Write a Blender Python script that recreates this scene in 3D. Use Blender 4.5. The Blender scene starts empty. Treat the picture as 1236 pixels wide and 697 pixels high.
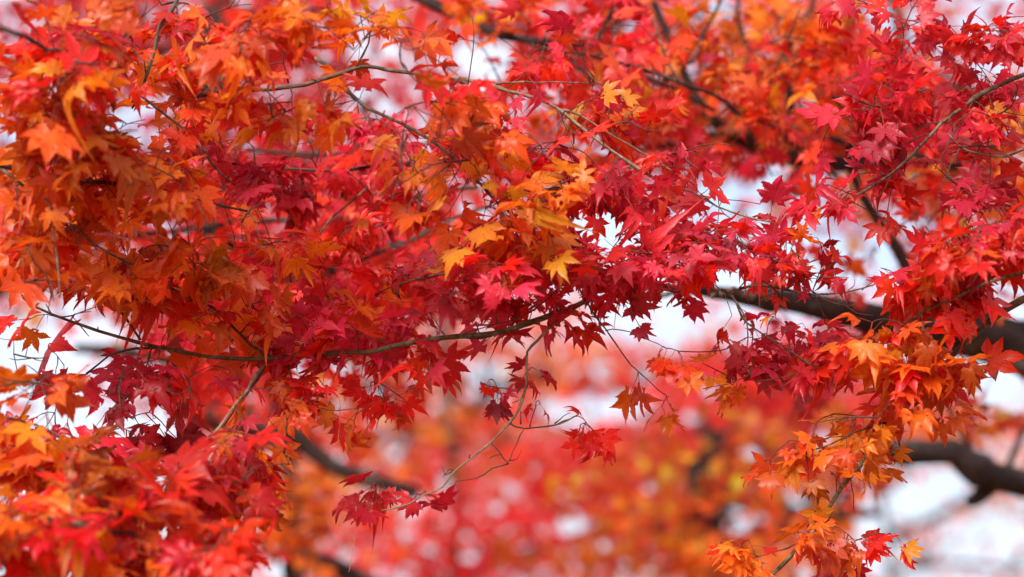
import bpy, math, random
import numpy as np
from mathutils import Vector, Matrix

# ------------------------------------------------------------------ camera, sky, sun, exposure
scn = bpy.context.scene
COL = scn.collection
PITCH = math.radians(12.5)
CAM = np.array((0.0, 0.0, 1.6))
LENS, FOCUS, FSTOP = 85.0, 3.45, 2.2
cd = bpy.data.cameras.new('camera')
cam = bpy.data.objects.new('camera', cd)
COL.objects.link(cam)
cam.location = CAM
cam.rotation_euler = (math.pi / 2 + PITCH, 0, 0)
cd.lens = LENS
cd.sensor_width = 36.0
cd.clip_start = 0.05
cd.clip_end = 3000
cd.dof.use_dof = True
cd.dof.focus_distance = FOCUS
cd.dof.aperture_fstop = FSTOP
scn.camera = cam

SUN_EL, SUN_AZ = math.radians(36), math.radians(203)      # azimuth from +Y, clockwise: behind the camera, a little left
w = bpy.data.worlds.new('World')
scn.world = w
w.use_nodes = True
nt = w.node_tree
nt.nodes.clear()
sky = nt.nodes.new('ShaderNodeTexSky')
sky.sky_type = 'NISHITA'
sky.sun_disc = False
sky.sun_elevation = SUN_EL
sky.sun_rotation = SUN_AZ
sky.air_density = 1.0
sky.dust_density = 2.5
tc = nt.nodes.new('ShaderNodeTexCoord')
mp = nt.nodes.new('ShaderNodeMapping')
mp.inputs['Scale'].default_value = (2.0, 2.0, 5.0)
nz = nt.nodes.new('ShaderNodeTexNoise')
nz.inputs['Scale'].default_value = 3.0
nz.inputs['Detail'].default_value = 6.0
rp = nt.nodes.new('ShaderNodeValToRGB')
rp.color_ramp.elements[0].position = 0.36
rp.color_ramp.elements[0].color = (0.35, 0.35, 0.35, 1)
rp.color_ramp.elements[1].position = 0.6
mx = nt.nodes.new('ShaderNodeMixRGB')
mx.inputs['Color2'].default_value = (3.95, 4.12, 4.8, 1)     # bright overcast cloud
bg = nt.nodes.new('ShaderNodeBackground')
bg.inputs['Strength'].default_value = 0.13
ow = nt.nodes.new('ShaderNodeOutputWorld')
L = nt.links.new
L(tc.outputs['Generated'], mp.inputs['Vector'])
L(mp.outputs['Vector'], nz.inputs['Vector'])
L(nz.outputs['Fac'], rp.inputs['Fac'])
L(rp.outputs['Color'], mx.inputs['Fac'])
L(sky.outputs['Color'], mx.inputs['Color1'])
L(mx.outputs['Color'], bg.inputs['Color'])
L(bg.outputs['Background'], ow.inputs['Surface'])

sl = bpy.data.lights.new('sun', 'SUN')
sl.energy = 3.1
sl.angle = math.radians(24)
sl.color = (1.0, 0.96, 0.9)
so = bpy.data.objects.new('sun', sl)
COL.objects.link(so)
sd = Vector((math.sin(SUN_AZ) * math.cos(SUN_EL), math.cos(SUN_AZ) * math.cos(SUN_EL), math.sin(SUN_EL)))
so.rotation_euler = sd.to_track_quat('Z', 'Y').to_euler()

vs = scn.view_settings
vs.view_transform = 'Standard'
vs.look = 'None'
vs.gamma = 1.0
vs.exposure = 0.97
vs.use_curve_mapping = False
scn.cycles.max_bounces = 10
scn.cycles.diffuse_bounces = 5
scn.cycles.transmission_bounces = 6
scn.cycles.use_denoising = True
scn.cycles.use_adaptive_sampling = True
scn.cycles.adaptive_threshold = 0.015

# ------------------------------------------------------------------ helpers
rng = np.random.default_rng(11)
PF = LENS / 36.0 * 1236.0
FWD = np.array((0, math.cos(PITCH), math.sin(PITCH)))
UPV = np.array((0, -math.sin(PITCH), math.cos(PITCH)))
RGT = np.array((1.0, 0, 0))


def P(x, y, d):
    """a point of the place, given by where it is seen in the photograph and how many metres away it stands"""
    return CAM + d * (FWD + (x - 618.0) / PF * RGT - (y - 348.5) / PF * UPV)


def project(p):
    q = p - CAM
    d = q @ FWD
    return 618 + PF * (q @ RGT) / d, 348.5 - PF * (q @ UPV) / d, d


def norm(v):
    return v / (np.linalg.norm(v, axis=-1, keepdims=True) + 1e-12)


def smooth_path(pts, rad, step):
    """Catmull-Rom through the points, resampled about every step metres"""
    pts = np.asarray(pts, float)
    rad = np.asarray(rad, float)
    n = len(pts)
    out, ro = [], []
    for i in range(n - 1):
        p0, p1, p2, p3 = pts[max(i - 1, 0)], pts[i], pts[i + 1], pts[min(i + 2, n - 1)]
        k = max(2, int(np.linalg.norm(p2 - p1) / step))
        for j in range(k):
            t = j / k
            out.append(0.5 * (2 * p1 + (p2 - p0) * t + (2 * p0 - 5 * p1 + 4 * p2 - p3) * t * t + (3 * p1 - p0 - 3 * p2 + p3) * t ** 3))
            ro.append(rad[i] * (1 - t) + rad[i + 1] * t)
    out.append(pts[-1])
    ro.append(rad[-1])
    return np.array(out), np.array(ro)


def tube_arrays(path, rad, sides=8, knots=0.0, tip=True):
    n = len(path)
    tan = np.gradient(path, axis=0)
    tan = norm(tan)
    ref = np.array((0.3, 0.2, 1.0))
    a = norm(np.cross(tan[0], ref))
    verts = []
    for i in range(n):
        a = norm(a - tan[i] * (a @ tan[i]))
        b = np.cross(tan[i], a)
        r = rad[i]
        ang = np.arange(sides) / sides * 2 * math.pi
        rr = r * (1 + knots * rng.normal(size=sides) * 0.5)
        if knots and rng.random() < 0.10:
            rr = rr * (1 + 2.2 * knots)
        verts.append(path[i] + (np.cos(ang) * rr)[:, None] * a + (np.sin(ang) * rr)[:, None] * b)
    verts = np.concatenate(verts)
    i = np.arange(n - 1)[:, None] * sides
    k = np.arange(sides)[None, :]
    k2 = (k + 1) % sides
    q = np.stack([i + k, i + k2, i + sides + k2, i + sides + k], -1).reshape(-1, 4)
    faces = [tuple(f) for f in q.tolist()]
    faces.append(tuple(range(sides - 1, -1, -1)))
    faces.append(tuple(range((n - 1) * sides, n * sides)))
    return verts, faces


def make_mesh(name, verts, faces, mat, smooth=True):
    me = bpy.data.meshes.new(name)
    me.from_pydata(np.asarray(verts).tolist(), [], faces)
    me.polygons.foreach_set('use_smooth', [smooth] * len(me.polygons))
    me.materials.append(mat)
    me.update()
    return me


def link(name, data, parent=None, loc=(0, 0, 0)):
    o = bpy.data.objects.new(name, data)
    COL.objects.link(o)
    o.location = loc
    if parent is not None:
        o.parent = parent
    return o


def thing(name, label, cat, loc, group=None):
    o = link(name, None, None, loc)
    o.empty_display_size = 0.05
    o['label'] = label
    o['category'] = cat
    if group:
        o['group'] = group
    return o


def kinked(path, amp):
    """small bends at the nodes, to one side and then the other"""
    n = len(path)
    nodes = np.arange(0, n + 3, 3)
    off = rng.normal(0, amp, (len(nodes), 3))
    off[::2] *= -1
    off[0] = 0
    return path + np.stack([np.interp(np.arange(n), nodes, off[:, c]) for c in range(3)], 1)


def with_spurs(v, f, path, rad, gap=3):
    """buds and short dead spurs standing on the nodes of a limb"""
    v, f = [np.asarray(v)], list(f)
    off = len(v[0])
    for i in range(2, len(path) - 2, gap):
        if rng.random() < .4:
            continue
        t = norm(path[i + 1] - path[i - 1])
        d = norm(np.cross(t, rng.normal(size=3)) + t * rng.uniform(.2, .9))
        ln = rad[i] + rng.choice((.003, .004, .007, .016), p=(.35, .3, .2, .15))
        pts = [path[i], path[i] + d * ln * .6, path[i] + d * ln + rng.normal(0, .0012, 3)]
        sv, sf = tube_arrays(np.array(pts), np.array((.9, .75, .5)) * min(.0013, rad[i] * .7), 5)
        v.append(sv)
        f += [tuple(k + off for k in q) for q in sf]
        off += len(sv)
    return np.concatenate(v), f


# ------------------------------------------------------------------ materials
def leaf_material(name, from_object):
    m = bpy.data.materials.new(name)
    m.use_nodes = True
    t = m.node_tree
    t.nodes.clear()
    N = t.nodes.new
    K = t.links.new

    def math_(op, a, b=None):
        n = N('ShaderNodeMath')
        n.operation = op
        for i, v in enumerate((a, b)):
            if v is None:
                continue
            if isinstance(v, (int, float)):
                n.inputs[i].default_value = v
            else:
                K(v, n.inputs[i])
        return n.outputs[0]

    def mix(fac, a, b, mode='MIX'):
        n = N('ShaderNodeMixRGB')
        n.blend_type = mode
        for s, v in (('Fac', fac), ('Color1', a), ('Color2', b)):
            if isinstance(v, (int, float)):
                n.inputs[s].default_value = v
            elif isinstance(v, tuple):
                n.inputs[s].default_value = v
            else:
                K(v, n.inputs[s])
        return n.outputs[0]
    if from_object:
        oi = N('ShaderNodeObjectInfo')
        col, rnd = oi.outputs['Color'], oi.outputs['Random']
    else:
        at = N('ShaderNodeAttribute')
        at.attribute_name = 'tint'
        col, rnd = at.outputs['Color'], at.outputs['Alpha']
    uv = N('ShaderNodeUVMap')
    sx = N('ShaderNodeSeparateXYZ')
    K(uv.outputs['UV'], sx.inputs[0])
    s = math_('ABSOLUTE', math_('SUBTRACT', math_('MULTIPLY', sx.outputs['X'], 2.0), 1.0))   # 0 midrib .. 1 margin
    tt = sx.outputs['Y']                                                                     # 0 stalk .. 1 lobe tip
    geo = N('ShaderNodeNewGeometry')
    nz = N('ShaderNodeTexNoise')
    nz.noise_dimensions = '4D'
    nz.inputs['Scale'].default_value = 55.0
    nz.inputs['Detail'].default_value = 4.0
    K(geo.outputs['Position'], nz.inputs['Vector'])
    K(math_('MULTIPLY', rnd, 40.0), nz.inputs['W'])
    blotch = N('ShaderNodeMapRange')
    blotch.inputs['From Min'].default_value = 0.38
    blotch.inputs['From Max'].default_value = 0.68
    K(nz.outputs['Fac'], blotch.inputs['Value'])
    # margins and tips turn redder than the middle of the blade
    edge = math_('MULTIPLY', math_('POWER', math_('MAXIMUM', tt, math_('MULTIPLY', s, 0.75)), 2.2), 0.55)
    redder = mix(1.0, col, (0.86, 0.42, 0.9, 1), 'MULTIPLY')
    c = mix(edge, col, redder)
    warm = mix(1.0, col, (1.12, 1.55, 0.9, 1), 'MULTIPLY')
    c = mix(math_('MULTIPLY', blotch.outputs[0], 0.5), c, warm)
    # veins: the midrib of every lobe and fine side veins leaving it
    mid = math_('LESS_THAN', math_('MULTIPLY', s, math_('SUBTRACT', 1.15, tt)), 0.06)
    side = math_('LESS_THAN', math_('FRACT', math_('SUBTRACT', math_('MULTIPLY', tt, 11.0), math_('MULTIPLY', s, 1.6))), 0.14)
    vein = math_('MAXIMUM', mid, math_('MULTIPLY', side, 0.45))
    c = mix(math_('MULTIPLY', vein, 0.6), c, mix(1.0, col, (0.62, 0.5, 0.6, 1), 'MULTIPLY'))
    # small dry brown specks
    nz2 = N('ShaderNodeTexNoise')
    nz2.inputs['Scale'].default_value = 210.0
    K(geo.outputs['Position'], nz2.inputs['Vector'])
    spk = math_('MULTIPLY', math_('GREATER_THAN', nz2.outputs['Fac'], 0.735), 0.7)
    c = mix(spk, c, (0.09, 0.03, 0.02, 1))
    nz3 = N('ShaderNodeTexNoise')
    nz3.noise_dimensions = '4D'
    nz3.inputs['Scale'].default_value = 26.0
    nz3.inputs['Detail'].default_value = 3.0
    K(geo.outputs['Position'], nz3.inputs['Vector'])
    K(math_('MULTIPLY', rnd, 17.0), nz3.inputs['W'])
    dry = math_('MULTIPLY', math_('GREATER_THAN', math_('ADD', nz3.outputs['Fac'], math_('MULTIPLY', math_('POWER', tt, 3.0), 0.17)), 0.735), 0.75)
    c = mix(dry, c, (0.17, 0.055, 0.025, 1))
    pb = N('ShaderNodeBsdfPrincipled')
    K(c, pb.inputs['Base Color'])
    pb.inputs['Roughness'].default_value = 0.38
    pb.inputs['Specular IOR Level'].default_value = 0.42
    bmp = N('ShaderNodeBump')
    bmp.inputs['Strength'].default_value = 0.25
    bmp.inputs['Distance'].default_value = 0.0006
    K(math_('ADD', math_('MULTIPLY', vein, 1.0), nz.outputs['Fac']), bmp.inputs['Height'])
    K(bmp.outputs[0], pb.inputs['Normal'])
    tr = N('ShaderNodeBsdfTranslucent')
    K(mix(1.0, c, (1.25, 1.0, 0.75, 1), 'MULTIPLY'), tr.inputs['Color'])
    ms = N('ShaderNodeMixShader')
    ms.inputs[0].default_value = 0.52
    K(pb.outputs[0], ms.inputs[1])
    K(tr.outputs[0], ms.inputs[2])
    out = N('ShaderNodeOutputMaterial')
    K(ms.outputs[0], out.inputs['Surface'])
    return m


def bark_material(name, dark, light, scale, lichen=0.0, bump=0.5):
    m = bpy.data.materials.new(name)
    m.use_nodes = True
    t = m.node_tree
    pb = t.nodes['Principled BSDF']
    N = t.nodes.new
    K = t.links.new
    tc = N('ShaderNodeTexCoord')
    n1 = N('ShaderNodeTexNoise')
    n1.inputs['Scale'].default_value = scale
    n1.inputs['Detail'].default_value = 8
    n1.inputs['Roughness'].default_value = 0.65
    K(tc.outputs['Object'], n1.inputs['Vector'])
    r = N('ShaderNodeValToRGB')
    r.color_ramp.elements[0].position = 0.35
    r.color_ramp.elements[0].color = (*dark, 1)
    r.color_ramp.elements[1].position = 0.68
    r.color_ramp.elements[1].color = (*light, 1)
    K(n1.outputs['Fac'], r.inputs['Fac'])
    n2 = N('ShaderNodeTexNoise')
    n2.inputs['Scale'].default_value = scale * 0.35
    n2.inputs['Detail'].default_value = 5
    K(tc.outputs['Object'], n2.inputs['Vector'])
    r2 = N('ShaderNodeValToRGB')
    r2.color_ramp.elements[0].position = 0.55
    r2.color_ramp.elements[1].position = 0.62
    K(n2.outputs['Fac'], r2.inputs['Fac'])
    mu = N('ShaderNodeMath')
    mu.operation = 'MULTIPLY'
    mu.inputs[1].default_value = lichen
    K(r2.outputs['Color'], mu.inputs[0])
    mixn = N('ShaderNodeMixRGB')
    mixn.inputs['Color2'].default_value = (0.30, 0.31, 0.24, 1)
    K(mu.outputs[0], mixn.inputs['Fac'])
    K(r.outputs['Color'], mixn.inputs['Color1'])
    K(mixn.outputs[0], pb.inputs['Base Color'])
    pb.inputs['Roughness'].default_value = 0.8
    pb.inputs['Specular IOR Level'].default_value = 0.25
    b = N('ShaderNodeBump')
    b.inputs['Strength'].default_value = bump
    b.inputs['Distance'].default_value = 0.3 / scale
    K(n1.outputs['Fac'], b.inputs['Height'])
    K(b.outputs[0], pb.inputs['Normal'])
    return m


LEAF = leaf_material('leaf', True)
FOLIAGE = leaf_material('foliage', False)
BARK_THIN = bark_material('thin_bark', (0.05, 0.03, 0.022), (0.17, 0.12, 0.075), 160, 0.35, 0.4)
BARK_PALE = bark_material('pale_bark', (0.11, 0.075, 0.045), (0.27, 0.20, 0.125), 160, 0.4, 0.4)
BARK_GREEN = bark_material('green_bark', (0.05, 0.033, 0.017), (0.15, 0.11, 0.05), 160, 0.3, 0.4)
BARK_DARK = bark_material('dark_bark', (0.014, 0.008, 0.007), (0.058, 0.033, 0.027), 30, 0.25, 0.8)
TWIG = bark_material('twig_bark', (0.045, 0.018, 0.014), (0.13, 0.065, 0.04), 220, 0.0, 0.3)
STALK = bark_material('leaf_stalk', (0.22, 0.02, 0.015), (0.36, 0.06, 0.02), 300, 0.0, 0.1)
STRAW = bark_material('dry_straw', (0.25, 0.16, 0.08), (0.48, 0.36, 0.22), 200, 0.0, 0.1)

# leaf colours (linear)
CRIMSON = (0.60, 0.022, 0.045)
ROSE = (0.60, 0.030, 0.060)
RED = (0.66, 0.020, 0.012)
SCARLET = (0.72, 0.045, 0.012)
BURNT = (0.60, 0.075, 0.012)
ORANGE = (0.74, 0.150, 0.012)
AMBER = (0.77, 0.205, 0.016)
GOLD = (0.80, 0.27, 0.022)
WINE = (0.30, 0.008, 0.022)
PALES = {
    'crimson': [(CRIMSON, 4), (ROSE, 5), (RED, 2), (WINE, .4)],
    'red': [(RED, 5), (SCARLET, 3), (CRIMSON, 3)],
    'mixed': [(CRIMSON, 3), (RED, 3), (SCARLET, 2), (BURNT, 2), (ORANGE, 3), (AMBER, .6)],
    'warm': [(RED, 2), (SCARLET, 3), (BURNT, 3), (ORANGE, 4), (AMBER, 1)],
    'orange': [(ORANGE, 5), (BURNT, 3), (AMBER, 2), (SCARLET, 1)],
    'gold': [(AMBER, 4), (GOLD, 3), (ORANGE, 3)],
    'peach': [(ORANGE, 5), (SCARLET, 1), (AMBER, 3), (BURNT, 1), (ROSE, .3)],
    'coral': [((0.82, 0.075, 0.06), 5), (SCARLET, 2), (ROSE, 2), (ORANGE, .7)],
    'rose': [((0.68, 0.040, 0.078), 5), (CRIMSON, 2), (RED, 2)],
    'wine': [(WINE, 3), (CRIMSON, 4), (RED, 1)],
}


def pick_twig(pal, n):
    """the leaves of one twig turn together: most share its colour, a few lag behind"""
    c = pick(pal, n)
    one = pick(pal, 1) * np.exp(rng.normal(0, .10, (n, 1))) * np.exp(rng.normal(0, (0.02, .14, .1), (n, 3)))
    m = rng.random(n) < .72
    c[m] = one[m]
    return np.clip(c, .003, .9)


def pick(pal, n):
    cols = np.array([c for c, _ in PALES[pal]])
    wt = np.array([x for _, x in PALES[pal]], float)
    i = rng.choice(len(cols), n, p=wt / wt.sum())
    c = cols[i]
    c = c * np.exp(rng.normal(0, 0.16, (n, 1))) * np.exp(rng.normal(0, (0.03, 0.22, 0.15), (n, 3)))
    return np.clip(c, 0.003, 0.9)


# ------------------------------------------------------------------ one maple leaf (unit: the middle lobe is 1 long)
def leaf_blade(seed, fine=True, droop=0.25, fold=0.25, curl=0.15):
    r = np.random.default_rng(seed)
    angs = np.radians([-122, -80, -40, 0, 40, 80, 122]) * r.uniform(.86, 1.06) + r.normal(0, 0.075, 7)
    lens = np.array([0.42, 0.74, 0.93, 1.0, 0.93, 0.74, 0.42]) * (1 + r.normal(0, 0.09, 7))
    if seed % 4 == 1:
        lens[[0, 6]] *= .5          # five lobes, the outermost pair nearly gone
    if seed % 5 == 2:
        lens[r.integers(0, 7)] *= .62   # a stunted lobe
    fat = r.uniform(.82, 1.15)
    V, F, UV = [np.zeros(3)], [], [(0.5, 0.0)]

    def add(p, u, v):
        V.append(np.array(p, float))
        UV.append((u, v))
        return len(V) - 1
    bounds = [(angs[i] + angs[i + 1]) / 2 for i in range(6)]
    sinus = []
    for i, a in enumerate(bounds):
        rs = 0.36 * (lens[i] + lens[i + 1]) / 2 * (1 + r.normal(0, 0.06))
        sinus.append(add((rs * math.sin(a), rs * math.cos(a), 0), 1.0, 0.3))
    endl = add((-0.10, -0.10, 0), 1.0, 0.15)
    endr = add((0.10, -0.10, 0), 1.0, 0.15)
    if fine:
        ts = [.40, .47, .53, .60, .66, .73, .79, .86, .93]
    else:
        ts = [.55, .8]
    prof_t = [.33, .42, .52, .64, .75, .86, .94, 1.0]
    prof_w = [.115, .160, .176, .152, .106, .055, .022, .0]
    tipz = r.normal(0, 1, 7)
    for i in range(7):
        a, ln = angs[i], lens[i]
        d = np.array((math.sin(a), math.cos(a), 0))
        n = np.array((math.cos(a), -math.sin(a), 0))
        bend = r.normal(0, 0.05)
        ls = endl if i == 0 else sinus[i - 1]
        rs = endr if i == 6 else sinus[i]
        m0 = add(d * ln * 0.34, 0.5, 0.34)
        F += [(0, m0, ls), (0, rs, m0)]
        pl, pm, pr = ls, m0, rs
        wsc = (0.62 + 0.38 * ln) * (1 + r.normal(0, 0.05)) * fat
        for k, t in enumerate(ts):
            wd = np.interp(t, prof_t, prof_w) * wsc
            ser = (1.10 if k % 2 else 0.88) if fine else 1.0
            tb = t - 0.012 if k % 2 else t + 0.006
            side = n * bend * (t - .3) ** 2 * 4
            c = d * ln * t + side
            le = d * ln * tb + side - n * wd * ser * (1 + r.normal(0, .06))
            re = d * ln * tb + side + n * wd * ser * (1 + r.normal(0, .06))
            q = (add(le, 0.0, t), add(c, 0.5, t), add(re, 1.0, t))
            F += [(pl, pm, q[1], q[0]), (pm, pr, q[2], q[1])]
            pl, pm, pr = q
        tip = add(d * ln * (1.0 + r.uniform(0, .06)) + n * bend * 2, 0.5, 1.0)
        F += [(pl, pm, tip), (pm, pr, tip)]
    V = np.array(V)
    UVa = np.array(UV)
    rad = np.hypot(V[:, 0], V[:, 1])
    s = np.abs(UVa[:, 0] * 2 - 1)
    th = np.arctan2(V[:, 0], V[:, 1])
    tz = np.interp(th, angs, tipz)
    V[:, 2] = fold * 0.16 * s * np.minimum(rad * 2, 1) - droop * rad ** 2 + curl * tz * rad ** 2.5
    V[:, 2] += 0.03 * np.sin(V[:, 0] * 7 + seed) * np.cos(V[:, 1] * 6 + seed * 2) * fold * 2
    shrink = 1 - 0.22 * abs(droop) * rad[:, None]
    V[:, :2] *= shrink
    V[:, 0] *= 1 + r.normal(0, 0.05)
    return V, F, UVa


STALK_END = np.array((0.0, -0.78, 0.10))


def stalk_arrays():
    pts = [np.array((0, 0.03, -0.004)), np.array((0.02, -0.25, 0.06)), np.array((-0.01, -0.52, 0.09)), STALK_END]
    p, r = smooth_path(pts, [0.011, 0.012, 0.013, 0.018], 0.12)
    return tube_arrays(p, r, 5)


NV = 20
SHAPES = [(0.25, 0.3, .12), (0.1, 0.2, .15), (0.45, 0.5, .12), (0.6, 0.2, .2), (0.3, -0.4, .2), (0.15, 0.5, .25),
          (0.75, 0.8, .15), (-0.15, 0.4, .2), (0.35, 0.2, .1), (0.5, -0.2, .3), (0.2, 0.9, .1), (1.0, 0.6, .25),
          (0.2, 0.3, .15), (0.3, 0.4, .3), (0.1, 0.6, .2), (0.5, 0.5, .4), (0.05, 0.2, .1), (0.7, -0.6, .35), (0.3, 1.2, .3), (1.3, 0.9, .5)]
SHAPES = [(a * .62, b, c * .8) for a, b, c in SHAPES]
FINE = [leaf_blade(i + 1, True, *SHAPES[i]) for i in range(NV)]
LOW = [leaf_blade(i + 51, False, *SHAPES[i]) for i in range(NV)]
SV, SF = stalk_arrays()


def uv_layer(me, uvp):
    lay = me.uv_layers.new(name='UVMap')
    idx = np.empty(len(me.loops), int)
    me.loops.foreach_get('vertex_index', idx)
    lay.data.foreach_set('uv', np.asarray(uvp)[idx].astype(np.float32).ravel())


LEAF_MESH = []
for i, (v, f, u) in enumerate(FINE):
    me = make_mesh('maple_leaf', v, f, LEAF)
    uv_layer(me, u)
    LEAF_MESH.append(me)
STALK_MESH = make_mesh('leaf_stalk', SV, SF, STALK)


def fan_tris(faces):
    out = []
    for f in faces:
        for k in range(1, len(f) - 1):
            out.append((f[0], f[k], f[k + 1]))
    return np.array(out)


FINE_T = [fan_tris(f) for _, f, _ in FINE]
LOW_T = [fan_tris(f) for _, f, _ in LOW]
STALK_T = fan_tris(SF)


def merged_foliage(name, R, T, S, C, V, base, parent, fine, kind='stuff'):
    """many leaves as one mesh: rotations R, places T, sizes S, colours C, variants V"""
    vs_, ts_, us_, cs_ = [], [], [], []
    off = 0
    src, tri = (FINE, FINE_T) if fine else (LOW, LOW_T)
    for k in range(NV):
        m = np.where(V == k)[0]
        if not len(m):
            continue
        lv = src[k][0]
        w_ = np.einsum('nij,vj->nvi', R[m], lv) * S[m][:, None, None] + T[m][:, None, :]
        n, nv = w_.shape[:2]
        vs_.append(w_.reshape(-1, 3))
        ts_.append((tri[k][None] + (np.arange(n) * nv)[:, None, None]).reshape(-1, 3) + off)
        us_.append(np.tile(src[k][2], (n, 1)))
        cc = np.concatenate([C[m], rng.random((n, 1))], 1)
        cs_.append(np.repeat(cc, nv, 0))
        off += n * nv
    nleaf_tris = sum(len(t) for t in ts_)
    if fine:
        w_ = np.einsum('nij,vj->nvi', R, SV) * S[:, None, None] + T[:, None, :]
        n, nv = w_.shape[:2]
        vs_.append(w_.reshape(-1, 3))
        ts_.append((STALK_T[None] + (np.arange(n) * nv)[:, None, None]).reshape(-1, 3) + off)
        us_.append(np.zeros((n * nv, 2)))
        cs_.append(np.repeat(np.tile((0.3, 0.03, 0.015, 0.5), (n, 1)), nv, 0))
    v = np.concatenate(vs_) - base
    t = np.concatenate(ts_).astype(np.int32)
    u = np.concatenate(us_)
    c = np.concatenate(cs_)
    me = bpy.data.meshes.new(name)
    me.vertices.add(len(v))
    me.vertices.foreach_set('co', v.astype(np.float32).ravel())
    me.loops.add(len(t) * 3)
    me.loops.foreach_set('vertex_index', t.ravel())
    me.polygons.add(len(t))
    me.polygons.foreach_set('loop_start', np.arange(len(t), dtype=np.int32) * 3)
    me.polygons.foreach_set('use_smooth', np.ones(len(t), bool))
    me.update()
    me.validate()
    uv_layer(me, u)
    at = me.attributes.new('tint', 'FLOAT_COLOR', 'POINT')
    at.data.foreach_set('color', c.astype(np.float32).ravel())
    me.materials.append(FOLIAGE)
    o = link(name, me, parent)
    if kind:
        o['kind'] = kind
    return o


def leaf_frames(nodes, outw, face, spread):
    """rotation of each leaf: it points outwards and hangs, its upper face looks up and partly to the viewer's side"""
    n = len(nodes)
    y = norm(outw + rng.normal(0, spread, (n, 3)))
    tocam = norm(CAM - nodes)
    up = np.array((0, 0, 1.0))
    z = up * rng.uniform(0.25, 1.0, (n, 1)) + tocam * (face * rng.uniform(0.2, 1.3, (n, 1))) + rng.normal(0, 0.34, (n, 3))
    z = norm(z - y * np.sum(z * y, 1, keepdims=True))
    x = np.cross(y, z)
    return np.stack([x, y, z], -1)



# openings in the canopy where the sky shows: (x, y, rx, ry)
GAPS = [(580, 72, 46, 26), (305, 50, 22, 16), (150, 66, 20, 18), (226, 14, 14, 12), (872, 12, 36, 20), (1060, 25, 46, 26), (1100, 45, 26, 18), (868, 232, 44, 26), (925, 215, 30, 20),
        (985, 290, 34, 24, .6), (1020, 330, 34, 22, .6), (950, 380, 50, 9, .7), (1080, 300, 24, 30, .6), (740, 262, 26, 16), (1218, 156, 14, 10), (1190, 222, 26, 12), (1100, 262, 30, 24), (45, 445, 44, 40, .8), (100, 375, 36, 22, .8), (150, 395, 28, 14, .75), (165, 500, 32, 36, .75), (95, 500, 44, 28, .8), (195, 520, 24, 24, .85),
        (205, 435, 22, 14), (475, 305, 14, 12), (1140, 232, 20, 12), (790, 388, 70, 30), (860, 378, 40, 14), (745, 490, 60, 24), (590, 462, 34, 30), (690, 500, 40, 22), (460, 478, 26, 16), (475, 530, 22, 20),
        (690, 632, 26, 18), (890, 622, 26, 26), (965, 610, 24, 34), (1110, 600, 60, 50), (1190, 660, 80, 44), (1060, 650, 40, 50), (1205, 470, 40, 30), (1090, 690, 60, 20), (1125, 370, 18, 10),
        (345, 690, 24, 14), (480, 60, 20, 12), (480, 690, 30, 10), (60, 685, 20, 14), (115, 645, 16, 10), (905, 545, 20, 10), (840, 510, 24, 10), (760, 30, 24, 16), (690, 270, 30, 18)]


_g = np.random.default_rng(5)
GAPS += [(_g.uniform(430, 1236), _g.uniform(0, 260), _g.uniform(6, 14), _g.uniform(5, 10)) for _ in range(60)]
GAPS += [(_g.uniform(350, 1236), _g.uniform(380, 697), _g.uniform(6, 16), _g.uniform(6, 14)) for _ in range(60)]
GAPS += [(_g.uniform(0, 430), _g.uniform(0, 420), _g.uniform(5, 11), _g.uniform(4, 8)) for _ in range(40)]


def open_sky(p, k=1.0):
    """chance that nothing grows at p"""
    x, y, d = project(p)
    out = np.zeros(len(x))
    for gx, gy, rx, ry, *st in GAPS:
        q = np.hypot((x - gx) / rx, (y - gy) / ry)
        out = np.maximum(out, np.clip((1.2 - q) * 1.8, 0, 1) * (st[0] if st else k))
    return out


# ------------------------------------------------------------------ growing a branch
CLEAR = []           # limbs the photograph shows bare of leaves on the near side
BRANCHES = []        # filled first; leaves become objects after all are known (which ones show largest is only known then)


def near(d):
    return 3.45 + (d - 3.45) * .55 if d < 3.45 else d


def pxl(pts):
    return np.array([P(x, y, near(d)) for x, y, d in pts])


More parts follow.
